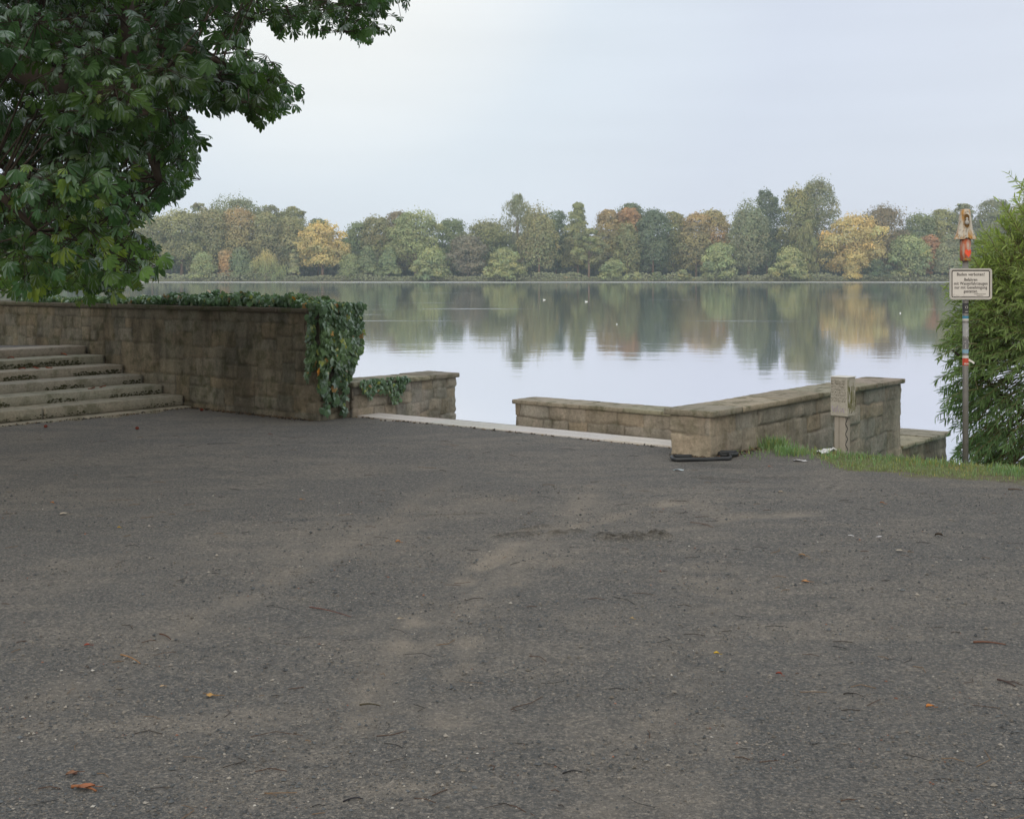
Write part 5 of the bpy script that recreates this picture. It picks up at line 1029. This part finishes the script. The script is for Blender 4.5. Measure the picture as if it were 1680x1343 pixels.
# ------------------------------------------------------------------ weathered bell shaped ornament on the pole top
root = empty('pole_ornament', p + np.array((0, 0, zp(428))), 'weathered cream bell shaped hood with arched niche on red tube, atop the sign pole', 'ornament'); z0_ = zp(428)
M_cream = NM('rust_streaked_cream'); n1 = M_cream.noise(9, 5, .6, stretch=(2.2, 2.2, .5)); a = M_cream.mix(M_cream.ramp(n1, (.46, 0.0), (.60, 1.0)), (.50, .47, .41), (.40, .22, .07)); a = M_cream.mix(M_cream.ramp(M_cream.noise(30, 5, .7), (.35, .8), (.5, 0.0)), a, (.12, .11, .09)); M_cream = M_cream.done(a, .85, M_cream.bump(n1, .3, .01))
M_redt = NM('faded_red'); n1 = M_redt.noise(14, 5, .6, stretch=(1.5, 1.5, .4)); a = M_redt.mix(M_redt.ramp(n1, (.42, 0.0), (.58, 1.0)), (.42, .12, .06), (.42, .33, .28)); M_redt = M_redt.done(a, .8)
mb = MB(); mb.tube([(0, 0, 0), (0, 0, (428 - 410) * sc), (0, 0, (428 - 391) * sc)], [.049, .049, .046], 28)
tube_o = mb.build('base_tube', M_redt, root, True, False)
M_heart = simple('red_heart', (.80, .10, .045), .6, .3, 0, 30, .2)
t = np.linspace(0, 2 * np.pi, 41)[:-1]; hx = 16 * np.sin(t) ** 3; hz = 13 * np.cos(t) - 5 * np.cos(2 * t) - 2 * np.cos(3 * t) - np.cos(4 * t)
k = .038 / 16; xx = hx * k + .012; rr_ = .0505; ang = xx / rr_ * .95; V = np.stack([rr_ * np.sin(ang), -rr_ * np.cos(ang), hz * k * 1.15 + 13 * sc], 1); cen = np.array([(rr_ * math.sin(.23), -rr_ * math.cos(.23), 13 * sc)])
mids = (V + cen) / 2; mids[:, :2] *= (rr_ / np.linalg.norm(mids[:, :2], axis=1))[:, None]
mb = MB(); mb.add(np.vstack([V, mids]), [(i, (i + 1) % 40, 40 + (i + 1) % 40, 40 + i) for i in range(40)]); mb.add(np.vstack([mids, cen]), [(i, (i + 1) % 40, 40) for i in range(40)]); mb.build('heart_sticker', M_heart, tube_o, False, False)
mb = MB(); rg = random.Random(6)
for q in range(7): x = -.028 + q * .009; z = rg.uniform(.004, .012); mb.tube([(x, -math.sqrt(.0515 ** 2 - x * x), z), (x + .003, -math.sqrt(.0515 ** 2 - (x + .003) ** 2), z + .012)], .0022, 4)
mb.build('yellow_scribble', simple('yellow_paint', (.6, .42, .06)), tube_o, False, False)
# hood: loft, wide and flared at the bottom, flattened front to back
prof = [(392.5, .102, .062), (391, .100, .060), (386, .086, .054), (378, .070, .048), (368, .060, .045), (358, .054, .044), (350, .047, .040), (345, .043, .036), (343.4, .036, .030), (343, .015, .015)]
t = np.linspace(0, 2 * np.pi, 49)[:-1]; V = []
for py, a, b in prof:
    x = a * np.sign(np.cos(t)) * np.abs(np.cos(t)) ** .75; y = b * np.sign(np.sin(t)) * np.abs(np.sin(t)) ** .75; z = np.full(48, (428 - py) * sc)
    fr = (np.sin(t) < -.3); notch = np.exp(-(x / .016) ** 2) * fr * .022 * (py > 391); z = z + notch; V.append(np.stack([x - .004, y, z], 1))
mb = MB(); V = np.array(V); mb.grid(V, wrap=True); hood = mb.build('hood', M_cream, root, True, False)
M_niche = simple('niche_dark', (.15, .085, .03), .9, .2, 0, 40, .5)
def surf_y(z): 
    zs = [(428 - q[0]) * sc for q in prof]; return -np.interp(z, zs, [q[2] for q in prof])
aw, a0, a1 = .027, (428 - 372) * sc, (428 - 352) * sc
pts = [(-aw, a0 + .01), (-aw, (a0 + a1) / 2), (-aw, a1 - aw)] + [(aw * math.cos(R(180 - q)), a1 - aw + aw * math.sin(R(180 - q)) * 1.2) for q in range(15, 180, 15)] + [(aw, a1 - aw), (aw, (a0 + a1) / 2), (aw, a0 + .01)] + [(aw * math.cos(R(-q)), a0 + .01 - aw * .9 * math.sin(R(q))) for q in range(20, 180, 20)]
V = np.array([(x - .004, surf_y(z) - .0015, z) for x, z in pts]); cen = V.mean(0); cen[1] = surf_y(cen[2]) - .0015; mb = MB(); mb.add(np.vstack([V, cen]), [(i, (i + 1) % len(V), len(V)) for i in range(len(V))]); niche = mb.build('niche', M_niche, hood, False, False)
mb = MB(); mb.tube(np.vstack([V, V[:1]]) + np.array((0, -.001, 0)), .0042, 8); mb.build('niche_rim', M_cream, niche, True, False)
th = np.linspace(0, np.pi, 9); ph = np.linspace(0, 2 * np.pi, 15)[:-1]; mb = MB()
M_fig = simple('grey_figure', (.40, .39, .37), .8, .3, 0, 60, .5)
cz_ = (a0 + a1) / 2 - .002; tt = [(-.036, .004), (-.030, .017), (-.016, .020), (-.004, .017), (.004, .009), (.008, .010), (.016, .0125), (.024, .010), (.030, .003)]
V = np.array([[(r_ * math.cos(b) - .004, surf_y(cz_ + z) - .006 + r_ * .7 * math.sin(b), cz_ + z) for b in ph] for z, r_ in tt]); mb.grid(V, wrap=True); mb.build('figure', M_fig, niche, True, False)
mb = MB()
for q in range(-3, 4):
    x = q * .02; zs = np.linspace((428 - 391.5) * sc, (428 - 376) * sc, 6); mb.tube([(x * (1 - .35 * i / 5) - .004, surf_y(z) * math.sqrt(max(.05, 1 - (x * (1 - .35 * i / 5) / np.interp(z, [(428 - k_[0]) * sc for k_ in prof], [k_[1] for k_ in prof])) ** 2)) ** .75 - .001, z) for i, z in enumerate(zs)], [.004, .005, .004, .0045, .004, .002], 6)
mb.build('drip_relief', M_cream, hood, True, False)

# ------------------------------------------------------------------ morning haze over the lake
mh = bpy.data.materials.new('haze_air'); mh.use_nodes = True; t_ = mh.node_tree; t_.nodes.clear(); o_ = t_.nodes.new('ShaderNodeOutputMaterial'); v_ = t_.nodes.new('ShaderNodeVolumePrincipled')
v_.inputs['Color'].default_value = (.82, .90, 1.0, 1); v_.inputs['Density'].default_value = .00021; v_.inputs['Anisotropy'].default_value = .2; t_.links.new(v_.outputs[0], o_.inputs['Volume'])
mb = MB(); mb.box((-640, -90, -4.5), (640, 840, 62)); tag(mb.build('haze', mh, None, False, False), kind='stuff')
